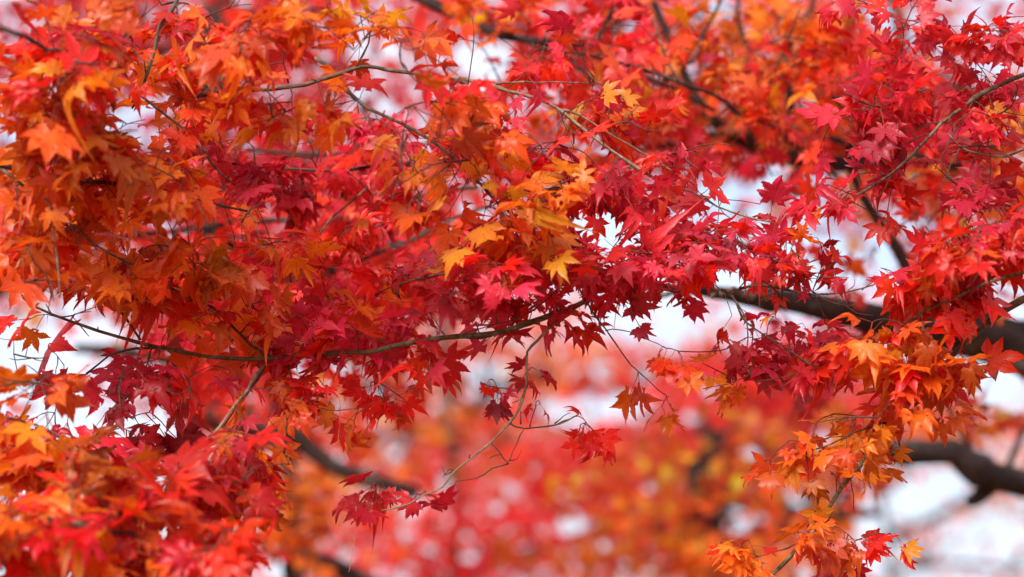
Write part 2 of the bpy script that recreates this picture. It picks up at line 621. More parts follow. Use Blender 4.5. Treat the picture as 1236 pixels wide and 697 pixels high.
def branch(name, label, cat, limbs, pads, group=None, mat=None, twigs=(), single=100, fine=True, twig_r=1.0, gap=None, hang=0.2, face=0.62, short=.05, step=0.02, limb_name='limb', lpt=7, spread=.38, dense=1.08, bare=.6, clear=False):
    """limbs: [(points (x, y, metres), radius mm at start, at end, bark)]; pads: (x, y, rx, ry, metres, +-metres, leaves, palette, leaf size cm)"""
    if not fine:        # the boughs stand about a metre or two behind the sharp sprays
        q = lambda d: 3.45 + (d - 3.45) * .64
        limbs = [([(x, y, q(d)) for x, y, d in lm[0]], lm[1] * .8, lm[2] * .8, *lm[3:]) for lm in limbs]
        pads = [(*p[:4], q(p[4]), p[5], int(p[6] * 1.25), p[7], 5.2, *p[9:]) for p in pads]
    base = pxl(limbs[0][0][:1])[0]
    root = thing(name, label, cat, base, group)
    S = []
    for li, lm in enumerate(limbs):
        pts, r0, r1 = lm[:3]
        mt = lm[3] if len(lm) > 3 else (mat or BARK_THIN)
        wp = pxl(pts)
        rr = np.linspace(r0, r1, len(wp)) / 1000
        path, rad = smooth_path(wp, rr, step)
        wig = rng.normal(0, 1, path.shape)
        for _ in range(3):
            wig[1:-1] = (wig[:-2] + wig[1:-1] * 2 + wig[2:]) / 4
        wig[0] = 0
        path = path + wig * np.minimum(rad, .004)[:, None] * 1.3
        if r0 < 7:
            path = kinked(path, .0022)
        else:       # old limbs swell at knots and bend unevenly
            kn = np.interp(np.arange(len(path)), np.arange(0, len(path) + 4, 4), np.abs(rng.normal(0, 1, len(np.arange(0, len(path) + 4, 4)))))
            rad = rad * (.9 + .16 * kn)
            path = kinked(path, r0 / 1000 * .22)
        v, f = tube_arrays(path, rad, 8 if r0 < 12 else 14, 0.16)
        if r0 < 7:
            v, f = with_spurs(v, f, path, rad)
        link(limb_name if li == 0 else 'side_branch', make_mesh(limb_name, v - base, f, mt), root)
        S.append(path)
        if clear:
            cx_ = project(path)[0]
            cp_ = path[(cx_ > clear[0]) & (cx_ < clear[1])] if isinstance(clear, tuple) else path
            if len(cp_) > 2:
                CLEAR.append((cp_[::2], 1))
    for tw in twigs:
        pts, r0, r1 = tw[:3]
        path, rad = smooth_path(pxl(pts), np.linspace(r0, r1, len(pts)) / 1000, step * .7)
        path = path + rng.normal(0, .0007, path.shape)
        v, f = tube_arrays(path, rad, 6, 0.22)
        link('twig', make_mesh('twig', v - base, f, tw[3] if len(tw) > 3 else TWIG), root)
        S.append(path)
    S = np.concatenate(S)
    R_, T_, S_, C_, V_ = [], [], [], [], []
    for pad in pads:
        cx, cy, rx, ry, dc, dd, n, pal, size = pad[:9]
        if fine:
            n, size = max(2, int(n * dense)), size * .88
            dc = dc + .03
        rot = math.radians(pad[9]) if len(pad) > 9 else 0.0
        kt = max(1, int(round(n / lpt)))
        a = rng.uniform(0, 2 * math.pi, kt)
        q = np.sqrt(rng.uniform(0, 1, kt))
        ex, ey = q * np.cos(a) * rx, q * np.sin(a) * ry
        tips = np.array([P(cx + x * math.cos(rot) - y * math.sin(rot), cy + x * math.sin(rot) + y * math.cos(rot), near(dc) + z)
                         for x, y, z in zip(ex, ey, rng.normal(0, dd, kt))])
        dist = np.array([np.min(np.linalg.norm(S - t, axis=1)) for t in tips])
        left = n
        for j in np.argsort(dist):
            tip = tips[j]
            dv = np.linalg.norm(S - tip, axis=1)
            i0 = np.argmin(dv)
            p0 = S[i0]
            ln = dv[i0]
            if ln < short:
                tip = p0 + norm(tip - p0 + rng.normal(0, .02, 3)) * short * 1.2
                ln = short * 1.2
            midp = p0 * .5 + tip * .5 + np.array((0, 0, 0.10 * ln)) + rng.normal(0, 0.07 * ln, 3)
            r0 = (0.7 + 2.4 * min(ln, .6)) * twig_r / 1000
            path, rad = smooth_path([p0, midp, tip], [r0, r0 * .8, .5 * twig_r / 1000], .018 if fine else .05)
            if fine:
                path = kinked(path, .0016)
            v, f = tube_arrays(path, rad, 5, 0.2)
            if fine:
                v, f = with_spurs(v, f, path, rad, 2)
            link('twig', make_mesh('twig', v - base, f, TWIG if fine else (mat or TWIG)), root)
            S = np.concatenate([S, path[1:]])
            # leaves in opposite pairs from the tip backwards
            arc = np.concatenate([[0], np.cumsum(np.linalg.norm(np.diff(path, axis=0), axis=1))])
            k = min(left, int(rng.integers(max(2, lpt - 2), lpt + 3)))
            if j == np.argsort(dist)[-1]:
                k = left
            left -= k
            if k <= 0:
                break
            back = np.minimum(np.repeat(np.arange((k + 1) // 2), 2)[:k] * 0.028 * rng.uniform(.7, 1.3, k), arc[-1] * .95)
            pos = np.stack([np.interp(arc[-1] - back, arc, path[:, c]) for c in range(3)], 1)
            tg = norm(path[-1] - path[-2] if len(path) > 1 else tip - p0)
            sv = norm(np.cross(tg, (0, 0, 1.0)))
            sgn = np.where(np.arange(k) % 2 == 0, 1.0, -1.0)[:, None]
            outw = norm(tg * rng.uniform(.3, 1.0, (k, 1)) + sv * sgn * rng.uniform(.4, 1.1, (k, 1)) + np.array((0, 0, -hang)) * rng.uniform(.2, 1.8, (k, 1)))
            Rm = leaf_frames(pos, outw, face, spread)
            sz = size / 100 * np.exp(rng.normal(0, .17, k)) * 0.64
            T = pos - np.einsum('nij,j->ni', Rm, STALK_END) * sz[:, None]
            g_ = (0.5 if fine else 0.9) if gap is None else gap
            keep = rng.random(k) >= open_sky(T + Rm[:, :, 1] * sz[:, None] * .4, g_)
            R_.append(Rm[keep])
            T_.append(T[keep])
            S_.append(sz[keep])
            C_.append(pick_twig(pal, k)[keep])
            V_.append(rng.integers(0, NV, k)[keep])
        for _ in range(rng.poisson(bare) if fine else 0):
            a_, q_ = rng.uniform(0, 2 * math.pi), math.sqrt(rng.random())
            tip = P(cx + math.cos(a_) * q_ * rx * 1.1, cy + math.sin(a_) * q_ * ry * 1.2, near(dc) - .09)
            dv = np.linalg.norm(S - tip, axis=1)
            p0 = S[np.argmin(dv + rng.random(len(dv)) * .12)]
            ln = np.linalg.norm(tip - p0)
            path, rad = smooth_path([p0, (p0 + tip) / 2 + rng.normal(0, .08 * ln, 3), tip], [.0014, .0011, .0006], .016)
            path = kinked(path, .0022)
            v, f = tube_arrays(path, rad, 5, .2)
            v, f = with_spurs(v, f, path, rad, 1)
            for _k in range(3):
                i = int(rng.integers(len(path) // 3, len(path)))
                t = norm(path[min(i, len(path) - 1)] - path[i - 1])
                d_ = norm(t + rng.normal(0, .6, 3)) * rng.uniform(.02, .06)
                sp, sr = smooth_path([path[i], path[i] + d_ * .5 + rng.normal(0, .003, 3), path[i] + d_], [.0008, .0007, .0005], .01)
                v2, f2 = tube_arrays(sp, sr, 5, .2)
                f = list(f) + [tuple(k + len(v) for k in q) for q in f2]
                v = np.concatenate([v, v2])
            link('twig', make_mesh('twig', v - base, f, TWIG), root)
    if R_:
        BRANCHES.append(dict(root=root, base=base, single=single, fine=fine,
                             R=np.concatenate(R_), T=np.concatenate(T_), S=np.concatenate(S_), C=np.concatenate(C_), V=np.concatenate(V_)))
    return root


def place_leaf(b, R, T, s, c, v):
    M = Matrix([[*(R[0] * s), T[0] - b['base'][0]], [*(R[1] * s), T[1] - b['base'][1]], [*(R[2] * s), T[2] - b['base'][2]], [0, 0, 0, 1]])
    o = bpy.data.objects.new('maple_leaf', LEAF_MESH[v])
    COL.objects.link(o)
    o.parent = b['root']
    o.matrix_local = M
    o.color = (float(c[0]), float(c[1]), float(c[2]), 1.0)
    st = bpy.data.objects.new('leaf_stalk', STALK_MESH)
    COL.objects.link(st)
    st.parent = o


def finish_leaves():
    """the leaves that show largest become parts of their own, the others of the branch one foliage mesh"""
    for b in BRANCHES:
        ctr = b['T'] + b['R'][:, :, 1] * (b['S'] * .3)[:, None]
        x, y, d = project(ctr)
        drop = np.zeros(len(x), bool)
        for path, _ in CLEAR:
            px, py, pd = project(path)
            m = np.hypot(x[:, None] - px, y[:, None] - py)
            j = np.argmin(m, 1)
            drop |= (m[np.arange(len(x)), j] < b['S'] * PF / d * .8) & (d < pd[j] + .004) & (rng.random(len(x)) < .85)
        for k in 'RTSCV':
            b[k] = b[k][~drop]
    W_, H_ = 412, 232
    buf = np.full((H_, W_), -1, int)
    T = np.concatenate([b['T'] for b in BRANCHES])
    R = np.concatenate([b['R'] for b in BRANCHES])
    S = np.concatenate([b['S'] for b in BRANCHES])
    ctr = T + R[:, :, 1] * (S * .25)[:, None]
    x, y, d = project(ctr)
    cosv = np.abs(np.sum(R[:, :, 2] * norm(CAM - ctr), 1))
    rad = S * PF / d / 3 * .72
    for i in np.argsort(-d):
        ry = rad[i] * max(.25, cosv[i])
        X, Y, r = x[i] / 3, y[i] / 3, rad[i]
        x0, x1, y0, y1 = int(X - r), int(X + r) + 1, int(Y - ry), int(Y + ry) + 1
        x0, y0 = max(x0, 0), max(y0, 0)
        if x1 <= x0 or y1 <= y0 or x0 >= W_ or y0 >= H_:
            continue
        buf[y0:y1, x0:x1] = i
    cnt = np.bincount(buf[buf >= 0], minlength=len(d))
    off = 0
    tot = 0
    for b in BRANCHES:
        n = len(b['S'])
        c = cnt[off:off + n]
        off += n
        order = np.argsort(-c)
        if n <= b['single']:
            ones = order
        else:
            ones = order[:b['single']]
            ones = ones[c[ones] > 0]
        m = np.ones(n, bool)
        m[ones] = False
        tot += len(ones)
        for i in ones:
            place_leaf(b, b['R'][i], b['T'][i], b['S'][i], b['C'][i], b['V'][i])
        if m.any():
            merged_foliage('foliage', b['R'][m], b['T'][m], b['S'][m], b['C'][m], b['V'][m], b['base'], b['root'], b['fine'])
    print('single leaves', tot, 'all', off)


# ------------------------------------------------------------------ ground
def ground():
    n = 60
    g = np.linspace(-1, 1, n)
    g = np.sign(g) * np.abs(g) ** 2.2 * 900
    X, Y = np.meshgrid(g, g)
    Z = 0.05 * np.sin(X * .7) * np.cos(Y * .6)
    v = np.stack([X.ravel(), Y.ravel(), Z.ravel()], 1)
    f = [(j * n + i, j * n + i + 1, (j + 1) * n + i + 1, (j + 1) * n + i) for j in range(n - 1) for i in range(n - 1)]
    m = bpy.data.materials.new('leaf_strewn_ground')
    m.use_nodes = True
    t = m.node_tree
    pb = t.nodes['Principled BSDF']
    tc = t.nodes.new('ShaderNodeTexCoord')
    vo = t.nodes.new('ShaderNodeTexVoronoi')
    vo.inputs['Scale'].default_value = 14
    t.links.new(tc.outputs['Object'], vo.inputs['Vector'])
    r = t.nodes.new('ShaderNodeValToRGB')
    r.color_ramp.elements[0].color = (0.10, 0.07, 0.04, 1)
    r.color_ramp.elements[1].color = (0.30, 0.10, 0.03, 1)
    t.links.new(vo.outputs['Color'], r.inputs['Fac'])
    t.links.new(r.outputs['Color'], pb.inputs['Base Color'])
    pb.inputs['Roughness'].default_value = 0.9
    o = link('ground', make_mesh('ground', v, f, m))
    o['kind'] = 'structure'
    return o


ground()


# ------------------------------------------------------------------ far trees
def far_tree(label, trunk, boughs, clumps, group='maples in the background'):
    """trunk (x, y, metres, down to the ground), boughs and clumps seen far out of focus"""
    far = max(c[4] for c in clumps)
    if far > 9:
        q = lambda t: (*t[:2], t[2] * 1.3)
        trunk = ([q(t) for t in trunk[0]], trunk[1] * 1.3, trunk[2] * 1.3)
        boughs = [([q(t) for t in b[0]], b[1] * 1.3, b[2] * 1.3) for b in boughs]
        clumps = [(*c[:4], c[4] * 1.3, c[5] * 1.3, int(c[6] * 1.35), c[7], c[8] * 1.13) for c in clumps]
    pts, r0, r1 = trunk
    wp = pxl(pts)
    foot = np.array((wp[0][0], wp[0][1], -0.1))
    wp = np.concatenate([[foot], wp])
    root = thing('maple_tree', label, 'tree', foot, group)
    path, rad = smooth_path(wp, np.linspace(r0, r1, len(wp)) / 1000, .2)
    v, f = tube_arrays(path, rad, 14, .12)
    link('trunk', make_mesh('trunk', v - foot, f, BARK_DARK), root)
    S = [path]
    for bp, a0, a1 in boughs:
        path, rad = smooth_path(pxl(bp), np.linspace(a0, a1, len(bp)) / 1000, .15)
        v, f = tube_arrays(path, rad, 10, .12)
        link('bough', make_mesh('bough', v - foot, f, BARK_DARK), root)
        S.append(path)
    S = np.concatenate(S)
    for cx, cy, rx, ry, dc, dd, n, pal, size in clumps:
        # leaf layers: sprays lying nearly level, each spray a little disc of leaves, hanging on a thin bough
        ns = max(3, n // 26)
        a = rng.uniform(0, 2 * math.pi, ns)
        q = np.sqrt(rng.uniform(0, 1, ns))
        ctr = np.array([P(cx + math.cos(aa) * qq * rx, cy + math.sin(aa) * qq * ry, dc + z) for aa, qq, z in zip(a, q, rng.normal(0, dd, ns))])
        mid = ctr.mean(0)
        p0 = S[np.argmin(np.linalg.norm(S - mid, axis=1))]
        for c in ctr[:4]:
            path, rad = smooth_path([p0, (p0 + c) / 2 + (0, 0, .1), c], [.016, .011, .005], .15)
            v, f = tube_arrays(path, rad, 6, .15)
            link('bough', make_mesh('bough', v - foot, f, BARK_DARK), root)
        w_ = rng.integers(0, ns, n)
        rad_ = 0.22 * dc / 9
        pos = ctr[w_] + rng.normal(0, 1, (n, 3)) * (rad_, rad_, rad_ * .38)
        keep = rng.random(n) >= open_sky(pos, .94)
        pos, w_ = pos[keep], w_[keep]
        n = len(pos)
        outw = norm(rng.normal(0, 1, (n, 3)) * (1, 1, .3) + (0, 0, -.35))
        R = leaf_frames(pos, outw, .8, .3)
        colr = pick(pal, n)
        sprayc = np.exp(rng.normal(0, (0.05, .35, .2), (ns, 3)))
        merged_foliage('leaf_clump', R, pos, size / 100 * .64 * np.exp(rng.normal(0, .2, n)), np.clip(colr * sprayc[w_], .003, .9), rng.integers(0, NV, n), foot, root, False)
    return root


# ------------------------------------------------------------------ the background, far out of focus
far_tree('far red maple low in the middle, its blurred crown sloping down to the left', ([(1010, 790, 9.5), (985, 600, 9.5), (940, 470, 9.6)], 90, 30),
         [([(1000, 640, 9.5), (860, 600, 9.3), (700, 650, 9.2), (560, 690, 9.2)], 50, 18),
          ([(960, 450, 9.6), (840, 520, 9.3), (780, 620, 9.2)], 40, 14)],
         [(880, 470, 80, 70, 9.3, .4, 603, 'red', 7.00), (800, 545, 90, 60, 9.2, .4, 603, 'red', 7.00), (700, 610, 110, 50, 9.1, .4, 623, 'red', 7.00),
          (580, 655, 120, 45, 9.0, .4, 545, 'red', 7.00), (960, 540, 70, 90, 9.5, .4, 545, 'red', 7.00), (1010, 440, 70, 70, 9.6, .4, 408, 'coral', 7.00),
          (760, 520, 60, 40, 9.4, .3, 233, 'red', 7.00), (440, 690, 120, 25, 9.0, .3, 292, 'coral', 7.00)])
far_tree('far orange maple behind the middle, pale sky showing through its thin crown', ([(545, 760, 11), (552, 600, 11), (540, 470, 11), (525, 300, 11.4)], 42, 26),
         [([(545, 520, 12), (620, 460, 12), (730, 470, 12), (850, 460, 12)], 40, 18), ([(548, 560, 12), (460, 470, 12)], 40, 20),
          ([(545, 500, 12), (640, 545, 11.8), (720, 545, 11.7)], 26, 12)],
         [(640, 440, 110, 40, 12, .5, 357, 'peach', 7.50), (480, 470, 90, 60, 12, .5, 357, 'peach', 7.50), (600, 500, 110, 50, 12, .5, 221, 'peach', 7.50),
          (460, 570, 130, 60, 11.5, .5, 544, 'peach', 7.50), (620, 570, 120, 40, 11.5, .5, 289, 'peach', 7.50), (400, 640, 110, 50, 11.5, .5, 357, 'peach', 7.50),
          (560, 420, 120, 40, 12, .5, 357, 'peach', 7.50), (520, 540, 140, 60, 12, .5, 595, 'peach', 7.50), (680, 540, 120, 50, 12, .5, 357, 'peach', 7.50), (330, 560, 90, 80, 11.5, .5, 425, 'peach', 7.50), (760, 430, 90, 40, 12, .5, 221, 'peach', 7.50)])
far_tree('far orange and gold maple along the bottom edge right of the middle', ([(860, 790, 8.7), (850, 640, 8.7), (860, 520, 8.7)], 110, 50),
         [([(855, 680, 8.7), (960, 630, 8.7), (1060, 620, 8.7)], 40, 14), ([(852, 660, 8.7), (780, 640, 8.7)], 40, 14)],
         [(865, 600, 80, 50, 8.7, .4, 416, 'orange', 7.00), (880, 670, 130, 40, 8.7, .4, 496, 'peach', 7.00), (800, 685, 90, 24, 8.6, .4, 384, 'peach', 7.00),
          (900, 560, 60, 50, 8.7, .4, 192, 'peach', 7.00), (1010, 560, 60, 40, 8.7, .3, 112, 'peach', 7.00)])
far_tree('far thin maple at the lower right, rusty leaves scattered on a white sky', ([(1075, 790, 15), (1070, 640, 15), (1040, 500, 15)], 34, 16),
         [([(1070, 650, 15), (1160, 610, 15), (1250, 560, 15)], 34, 12), ([(1072, 690, 15), (1150, 680, 15), (1240, 690, 15)], 28, 10), ([(1060, 600, 15), (1120, 540, 15), (1180, 470, 15)], 30, 10)],
         [(1150, 520, 110, 40, 15, .6, 963, 'peach', 7.50), (1190, 610, 80, 60, 15, .6, 459, 'peach', 7.50), (1120, 660, 90, 40, 15, .6, 390, 'peach', 7.50),
          (1210, 680, 60, 30, 15, .5, 275, 'crimson', 7.50), (1060, 520, 60, 40, 15, .5, 321, 'peach', 7.50)])
far_tree('far red maple filling the upper middle between the boughs', ([(1420, 860, 8.4), (1400, 420, 8.4), (1370, 150, 8.5), (1340, -150, 8.5)], 150, 70),
         [([(1380, 250, 8.5), (1160, 110, 8.4), (960, 90, 8.3), (760, 110, 8.2), (640, 60, 8.1)], 50, 10), ([(1385, 300, 8.5), (1190, 240, 8.5), (1000, 130, 8.4), (860, 40, 8.3)], 40, 8), ([(1000, 130, 8.4), (820, 190, 8.2), (690, 210, 8.1), (560, 180, 8.1)], 20, 8)],
         [(700, 60, 150, 60, 8.2, .5, 391, 'red', 6.50), (600, 150, 130, 60, 8.1, .5, 323, 'red', 6.50), (860, 60, 110, 60, 8.3, .5, 391, 'warm', 6.50),
          (1000, 70, 100, 70, 8.4, .5, 442, 'warm', 6.50), (960, 170, 110, 60, 8.4, .5, 442, 'warm', 6.50), (820, 160, 90, 60, 8.2, .5, 306, 'warm', 6.50),
          (1130, 170, 120, 90, 8.5, .5, 476, 'orange', 6.50), (1190, 260, 70, 60, 8.5, .5, 255, 'orange', 6.50), (1120, 250, 90, 50, 8.5, .5, 170, 'warm', 6.50),
          (560, 10, 140, 50, 8.1, .5, 357, 'red', 6.50), (760, -10, 140, 40, 8.1, .5, 289, 'red', 6.50), (1120, 0, 140, 40, 8.4, .5, 255, 'crimson', 6.50), (980, 0, 100, 40, 8.4, .5, 255, 'warm', 6.50), (1060, 260, 70, 50, 8.5, .4, 102, 'crimson', 6.50), (650, 230, 110, 50, 8.1, .4, 221, 'warm', 6.50),
          (860, 215, 70, 30, 8.2, .4, 102, 'crimson', 6.50)])
far_tree('far scarlet maple behind the left half with white sky holes low in it', ([(-190, 860, 7.4), (-170, 420, 7.4), (-150, 200, 7.5), (-120, -100, 7.6)], 150, 60),
         [([(-165, 400, 7.4), (60, 330, 7.4), (260, 350, 7.4), (400, 330, 7.3), (520, 300, 7.2)], 40, 8), ([(-160, 300, 7.5), (60, 190, 7.4), (250, 200, 7.4), (430, 200, 7.4)], 40, 8), ([(-140, 100, 7.5), (150, 60, 7.5), (330, 70, 7.5), (420, 80, 7.5)], 30, 8)],
         [(250, 380, 120, 60, 7.3, .4, 420, 'red', 6.5), (390, 330, 110, 70, 7.3, .4, 460, 'red', 6.5), (500, 300, 80, 70, 7.2, .4, 300, 'red', 6.5),
          (120, 220, 140, 80, 7.4, .4, 460, 'red', 6.5), (300, 220, 120, 70, 7.4, .4, 420, 'red', 6.5), (430, 200, 100, 70, 7.4, .4, 380, 'red', 6.5),
          (150, 60, 150, 70, 7.5, .4, 400, 'crimson', 6.5), (330, 70, 120, 60, 7.5, .4, 420, 'red', 6.5), (80, 0, 160, 40, 7.5, .4, 420, 'crimson', 6.5), (330, 0, 160, 40, 7.5, .4, 360, 'red', 6.5), (280, 480, 110, 60, 7.3, .4, 420, 'red', 6.5),
          (60, 320, 90, 50, 7.4, .4, 240, 'warm', 6.5), (420, 420, 90, 50, 7.2, .4, 260, 'warm', 6.5)])

# ------------------------------------------------------------------ dark boughs behind the focus
GB = 'dark boughs behind the sharp sprays'
branch('maple_bough', 'thick dark bough coming in at the right edge, tapering left behind the red spray', 'bough',
       [([(1420, 460, 6.2), (1236, 412, 5.9), (1177, 402, 5.8), (1126, 394, 5.7), (1057, 386, 5.6), (1000, 376, 5.5), (954, 369, 5.4), (892, 362, 5.2), (820, 352, 4.9)], 62, 11),
        ([(1250, 446, 5.9), (1212, 432, 5.85), (1160, 421, 5.8), (1110, 402, 5.7)], 30, 22),
        ([(1118, 388, 5.7), (1103, 335, 5.6), (1085, 300, 5.6), (1066, 272, 5.6), (1046, 238, 5.6), (1020, 190, 5.6)], 19, 10)],
       [(1160, 330, 60, 40, 5.8, .2, 60, 'warm', 5.5), (1000, 440, 80, 30, 5.5, .2, 60, 'crimson', 5.5), (1180, 470, 70, 20, 5.8, .2, 25, 'crimson', 5.5), (1000, 330, 60, 40, 5.5, .2, 26, 'warm', 5.5)],
       GB, BARK_DARK, fine=False, clear=(890, 1060), twig_r=1.8, step=.05, single=90)
branch('maple_bough', 'knobbly dark bough low at the right edge against the white sky', 'bough',
       [([(1400, 640, 7.2), (1236, 578, 6.9), (1177, 564, 6.8), (1143, 553, 6.8), (1090, 547, 6.7), (1040, 540, 6.7)], 52, 24),
        ([(1200, 580, 6.9), (1182, 597, 6.85), (1170, 603, 6.85)], 30, 18), ([(1185, 566, 6.85), (1160, 520, 6.8), (1135, 470, 6.8)], 12, 5), ([(1215, 570, 6.9), (1236, 520, 6.9), (1262, 470, 6.9)], 12, 5)],
       [(1060, 600, 50, 30, 6.7, .2, 16, 'warm', 5.5), (1200, 510, 50, 30, 6.9, .2, 30, 'warm', 5.5)],
       GB, BARK_DARK, fine=False, twig_r=1.8, step=.05, single=90)
branch('maple_bough', 'dark forked bough crossing the upper right behind orange leaves', 'bough',
       [([(1400, 300, 6.0), (1236, 232, 5.7), (1191, 211, 5.6), (1150, 196, 5.55), (1095, 190, 5.5), (1036, 194, 5.45), (990, 198, 5.4), (935, 187, 5.35), (880, 160, 5.3), (845, 120, 5.3), (820, 60, 5.3), (790, 0, 5.3), (775, -60, 5.3)], 27, 8),
        ([(1036, 192, 5.45), (1009, 176, 5.4), (960, 169, 5.35), (923, 163, 5.3), (878, 158, 5.25), (850, 168, 5.2), (816, 173, 5.15), (780, 180, 5.1), (720, 196, 5.05)], 17, 5),
        ([(1020, 185, 5.45), (1057, 148, 5.4), (1108, 130, 5.35), (1180, 90, 5.3)], 14, 6),
        ([(960, 190, 5.4), (950, 60, 5.4), (975, 10, 5.4), (985, -30, 5.4)], 9, 5), ([(905, 175, 5.3), (902, 60, 5.35), (890, 20, 5.35), (897, -30, 5.35)], 8, 4)],
       [(860, 110, 70, 60, 5.2, .2, 130, 'warm', 5.5), (960, 140, 90, 50, 5.3, .2, 170, 'warm', 5.5), (1010, 60, 80, 60, 5.3, .2, 130, 'warm', 5.5), (920, 30, 80, 40, 5.3, .2, 90, 'orange', 5.5),
        (1090, 210, 60, 30, 5.4, .2, 40, 'warm', 5.5), (900, 210, 70, 30, 5.2, .2, 50, 'crimson', 5.5), (1170, 200, 70, 70, 5.6, .2, 150, 'orange', 5.5), (780, 170, 60, 40, 5.1, .2, 60, 'red', 5.5)],
       GB, BARK_DARK, fine=False, clear=(785, 1015), twig_r=1.8, step=.05, single=100)
branch('maple_bough', 'slender dark bough slanting down from the top edge left of the middle', 'bough',
       [([(430, -50, 5.0), (500, -6, 5.0), (555, 19, 4.95), (593, 36, 4.9), (624, 45, 4.9), (672, 53, 4.85), (717, 56, 4.85), (748, 74, 4.8), (779, 92, 4.8), (815, 108, 4.8), (860, 135, 4.8)], 11, 5),
        ([(655, 50, 4.87), (700, 82, 4.85), (716, 100, 4.85)], 8, 4), ([(716, 56, 4.85), (735, 20, 4.85), (752, -30, 4.9)], 6, 4), ([(800, 100, 4.8), (836, 75, 4.8), (850, 40, 4.8), (870, 0, 4.8)], 6, 3)],
       [(700, 30, 80, 40, 4.8, .15, 100, 'red', 5.5), (640, 85, 70, 30, 4.8, .15, 40, 'crimson', 5.5), (780, 50, 70, 50, 4.8, .15, 90, 'warm', 5.5), (770, 130, 70, 40, 4.7, .15, 90, 'red', 5.5),
        (560, 20, 60, 30, 4.9, .15, 50, 'warm', 5.5), (710, 140, 70, 40, 4.7, .15, 50, 'warm', 5.5)],
       GB, BARK_DARK, fine=False, clear=True, twig_r=1.5, step=.04, single=100)
branch('maple_bough', 'slender dark bough running level behind the left half from the left edge', 'bough',
       [([(-60, 330, 4.9), (0, 318, 4.9), (60, 305, 4.9), (160, 285, 4.85), (245, 278, 4.8), (330, 268, 4.75), (420, 262, 4.7), (480, 246, 4.7), (530, 233, 4.7), (575, 222, 4.65)], 8, 4.5),
        ([(400, 330, 4.8), (450, 305, 4.75), (500, 287, 4.7), (550, 262, 4.7), (590, 248, 4.7)], 6, 3.5), ([(300, 180, 4.8), (360, 186, 4.75), (450, 184, 4.7), (520, 178, 4.7)], 4.5, 3), ([(245, 278, 4.8), (350, 330, 4.8), (400, 330, 4.8)], 7, 5)],
       [(430, 230, 90, 40, 4.6, .15, 110, 'red', 5.5), (330, 320, 110, 50, 4.7, .15, 170, 'red', 5.5), (460, 330, 90, 50, 4.6, .15, 150, 'red', 5.5), (200, 250, 110, 50, 4.8, .15, 130, 'red', 5.5),
        (60, 250, 80, 50, 4.8, .15, 100, 'warm', 5.5), (400, 400, 80, 40, 4.7, .15, 80, 'red', 5.5), (260, 420, 80, 50, 4.8, .15, 110, 'red', 5.5), (540, 300, 60, 40, 4.6, .15, 40, 'red', 5.5)],
       GB, BARK_DARK, fine=False, clear=(140, 620), twig_r=1.4, step=.04, single=100)
branch('maple_bough', 'dark bough sloping down right behind the lower left drooping leaves', 'bough',
       [([(275, -80, 8.6), (262, 100, 8.6), (250, 300, 8.5), (228, 430, 8.4), (222, 480, 8.3), (290, 505, 8.3), (340, 520, 8.3), (385, 545, 8.3), (440, 575, 8.3), (500, 600, 8.3)], 60, 24),
        ([(230, 440, 8.35), (180, 432, 8.3), (130, 424, 8.3), (88, 415, 8.3)], 30, 14), ([(340, 520, 8.3), (352, 600, 8.3), (358, 680, 8.3), (350, 760, 8.3)], 26, 44), ([(358, 676, 8.3), (410, 690, 8.5), (460, 705, 8.8), (510, 740, 9)], 36, 26)],
       [(280, 470, 80, 40, 8.3, .2, 80, 'red', 5.5), (345, 610, 50, 50, 8.1, .15, 110, 'peach', 5.5), (350, 660, 50, 30, 8.1, .15, 40, 'warm', 5.5), (440, 540, 60, 30, 8.3, .2, 30, 'warm', 5.5)],
       GB, BARK_DARK, fine=False, twig_r=1.8, step=.05, single=80)

# ------------------------------------------------------------------ the sharp branches
G = 'leafy maple branches near the focus'
branch('maple_branch', 'long thin branch dipping through the left half under crimson leaves', 'branch',
       [([(830, 352, 4.7), (744, 357, 3.75), (700, 366, 3.6), (651, 385, 3.5), (600, 399, 3.48), (555, 405, 3.47), (496, 412, 3.46), (455, 421, 3.46), (431, 427, 3.45), (400, 431, 3.45), (361, 434, 3.45), (317, 436, 3.45),
          (275, 434, 3.44), (241, 429, 3.43), (196, 420, 3.42), (169, 412, 3.42), (120, 399, 3.4), (86, 388, 3.4), (41, 368, 3.38), (21, 350, 3.36), (0, 328, 3.35), (-30, 290, 3.3)], 4.4, 1.5, BARK_GREEN)],
       [(400, 405, 90, 25, 3.45, .05, 41, 'crimson', 6.94), (560, 385, 70, 25, 3.45, .05, 30, 'crimson', 6.50), (250, 350, 70, 35, 3.42, .05, 41, 'warm', 6.94), (130, 350, 80, 35, 3.4, .05, 36, 'warm', 7.28),
        (520, 440, 25, 15, 3.45, .04, 8, 'red', 6.27), (190, 450, 40, 20, 3.42, .04, 10, 'crimson', 6.94), (330, 385, 50, 30, 3.45, .05, 23, 'warm', 6.72), (470, 400, 60, 22, 3.45, .05, 19, 'crimson', 6.27)],
       G, BARK_GREEN, clear=(-100, 690), twigs=[([(169, 412, 3.42), (151, 383, 3.42), (134, 361, 3.42), (130, 345, 3.42)], 1.7, .8), ([(196, 420, 3.42), (165, 421, 3.43), (131, 430, 3.44), (105, 452, 3.44)], 2.2, 1.2),
                       ([(334, 435, 3.45), (303, 416, 3.45), (275, 388, 3.45), (255, 371, 3.45), (220, 357, 3.46), (200, 344, 3.46), (176, 340, 3.46)], 2.4, .9),
                       ([(317, 446, 3.45), (302, 470, 3.45), (286, 491, 3.45), (268, 517, 3.44)], 2, 1.2), ([(290, 403, 3.45), (302, 388, 3.45), (304, 372, 3.45)], 1.2, .6)])
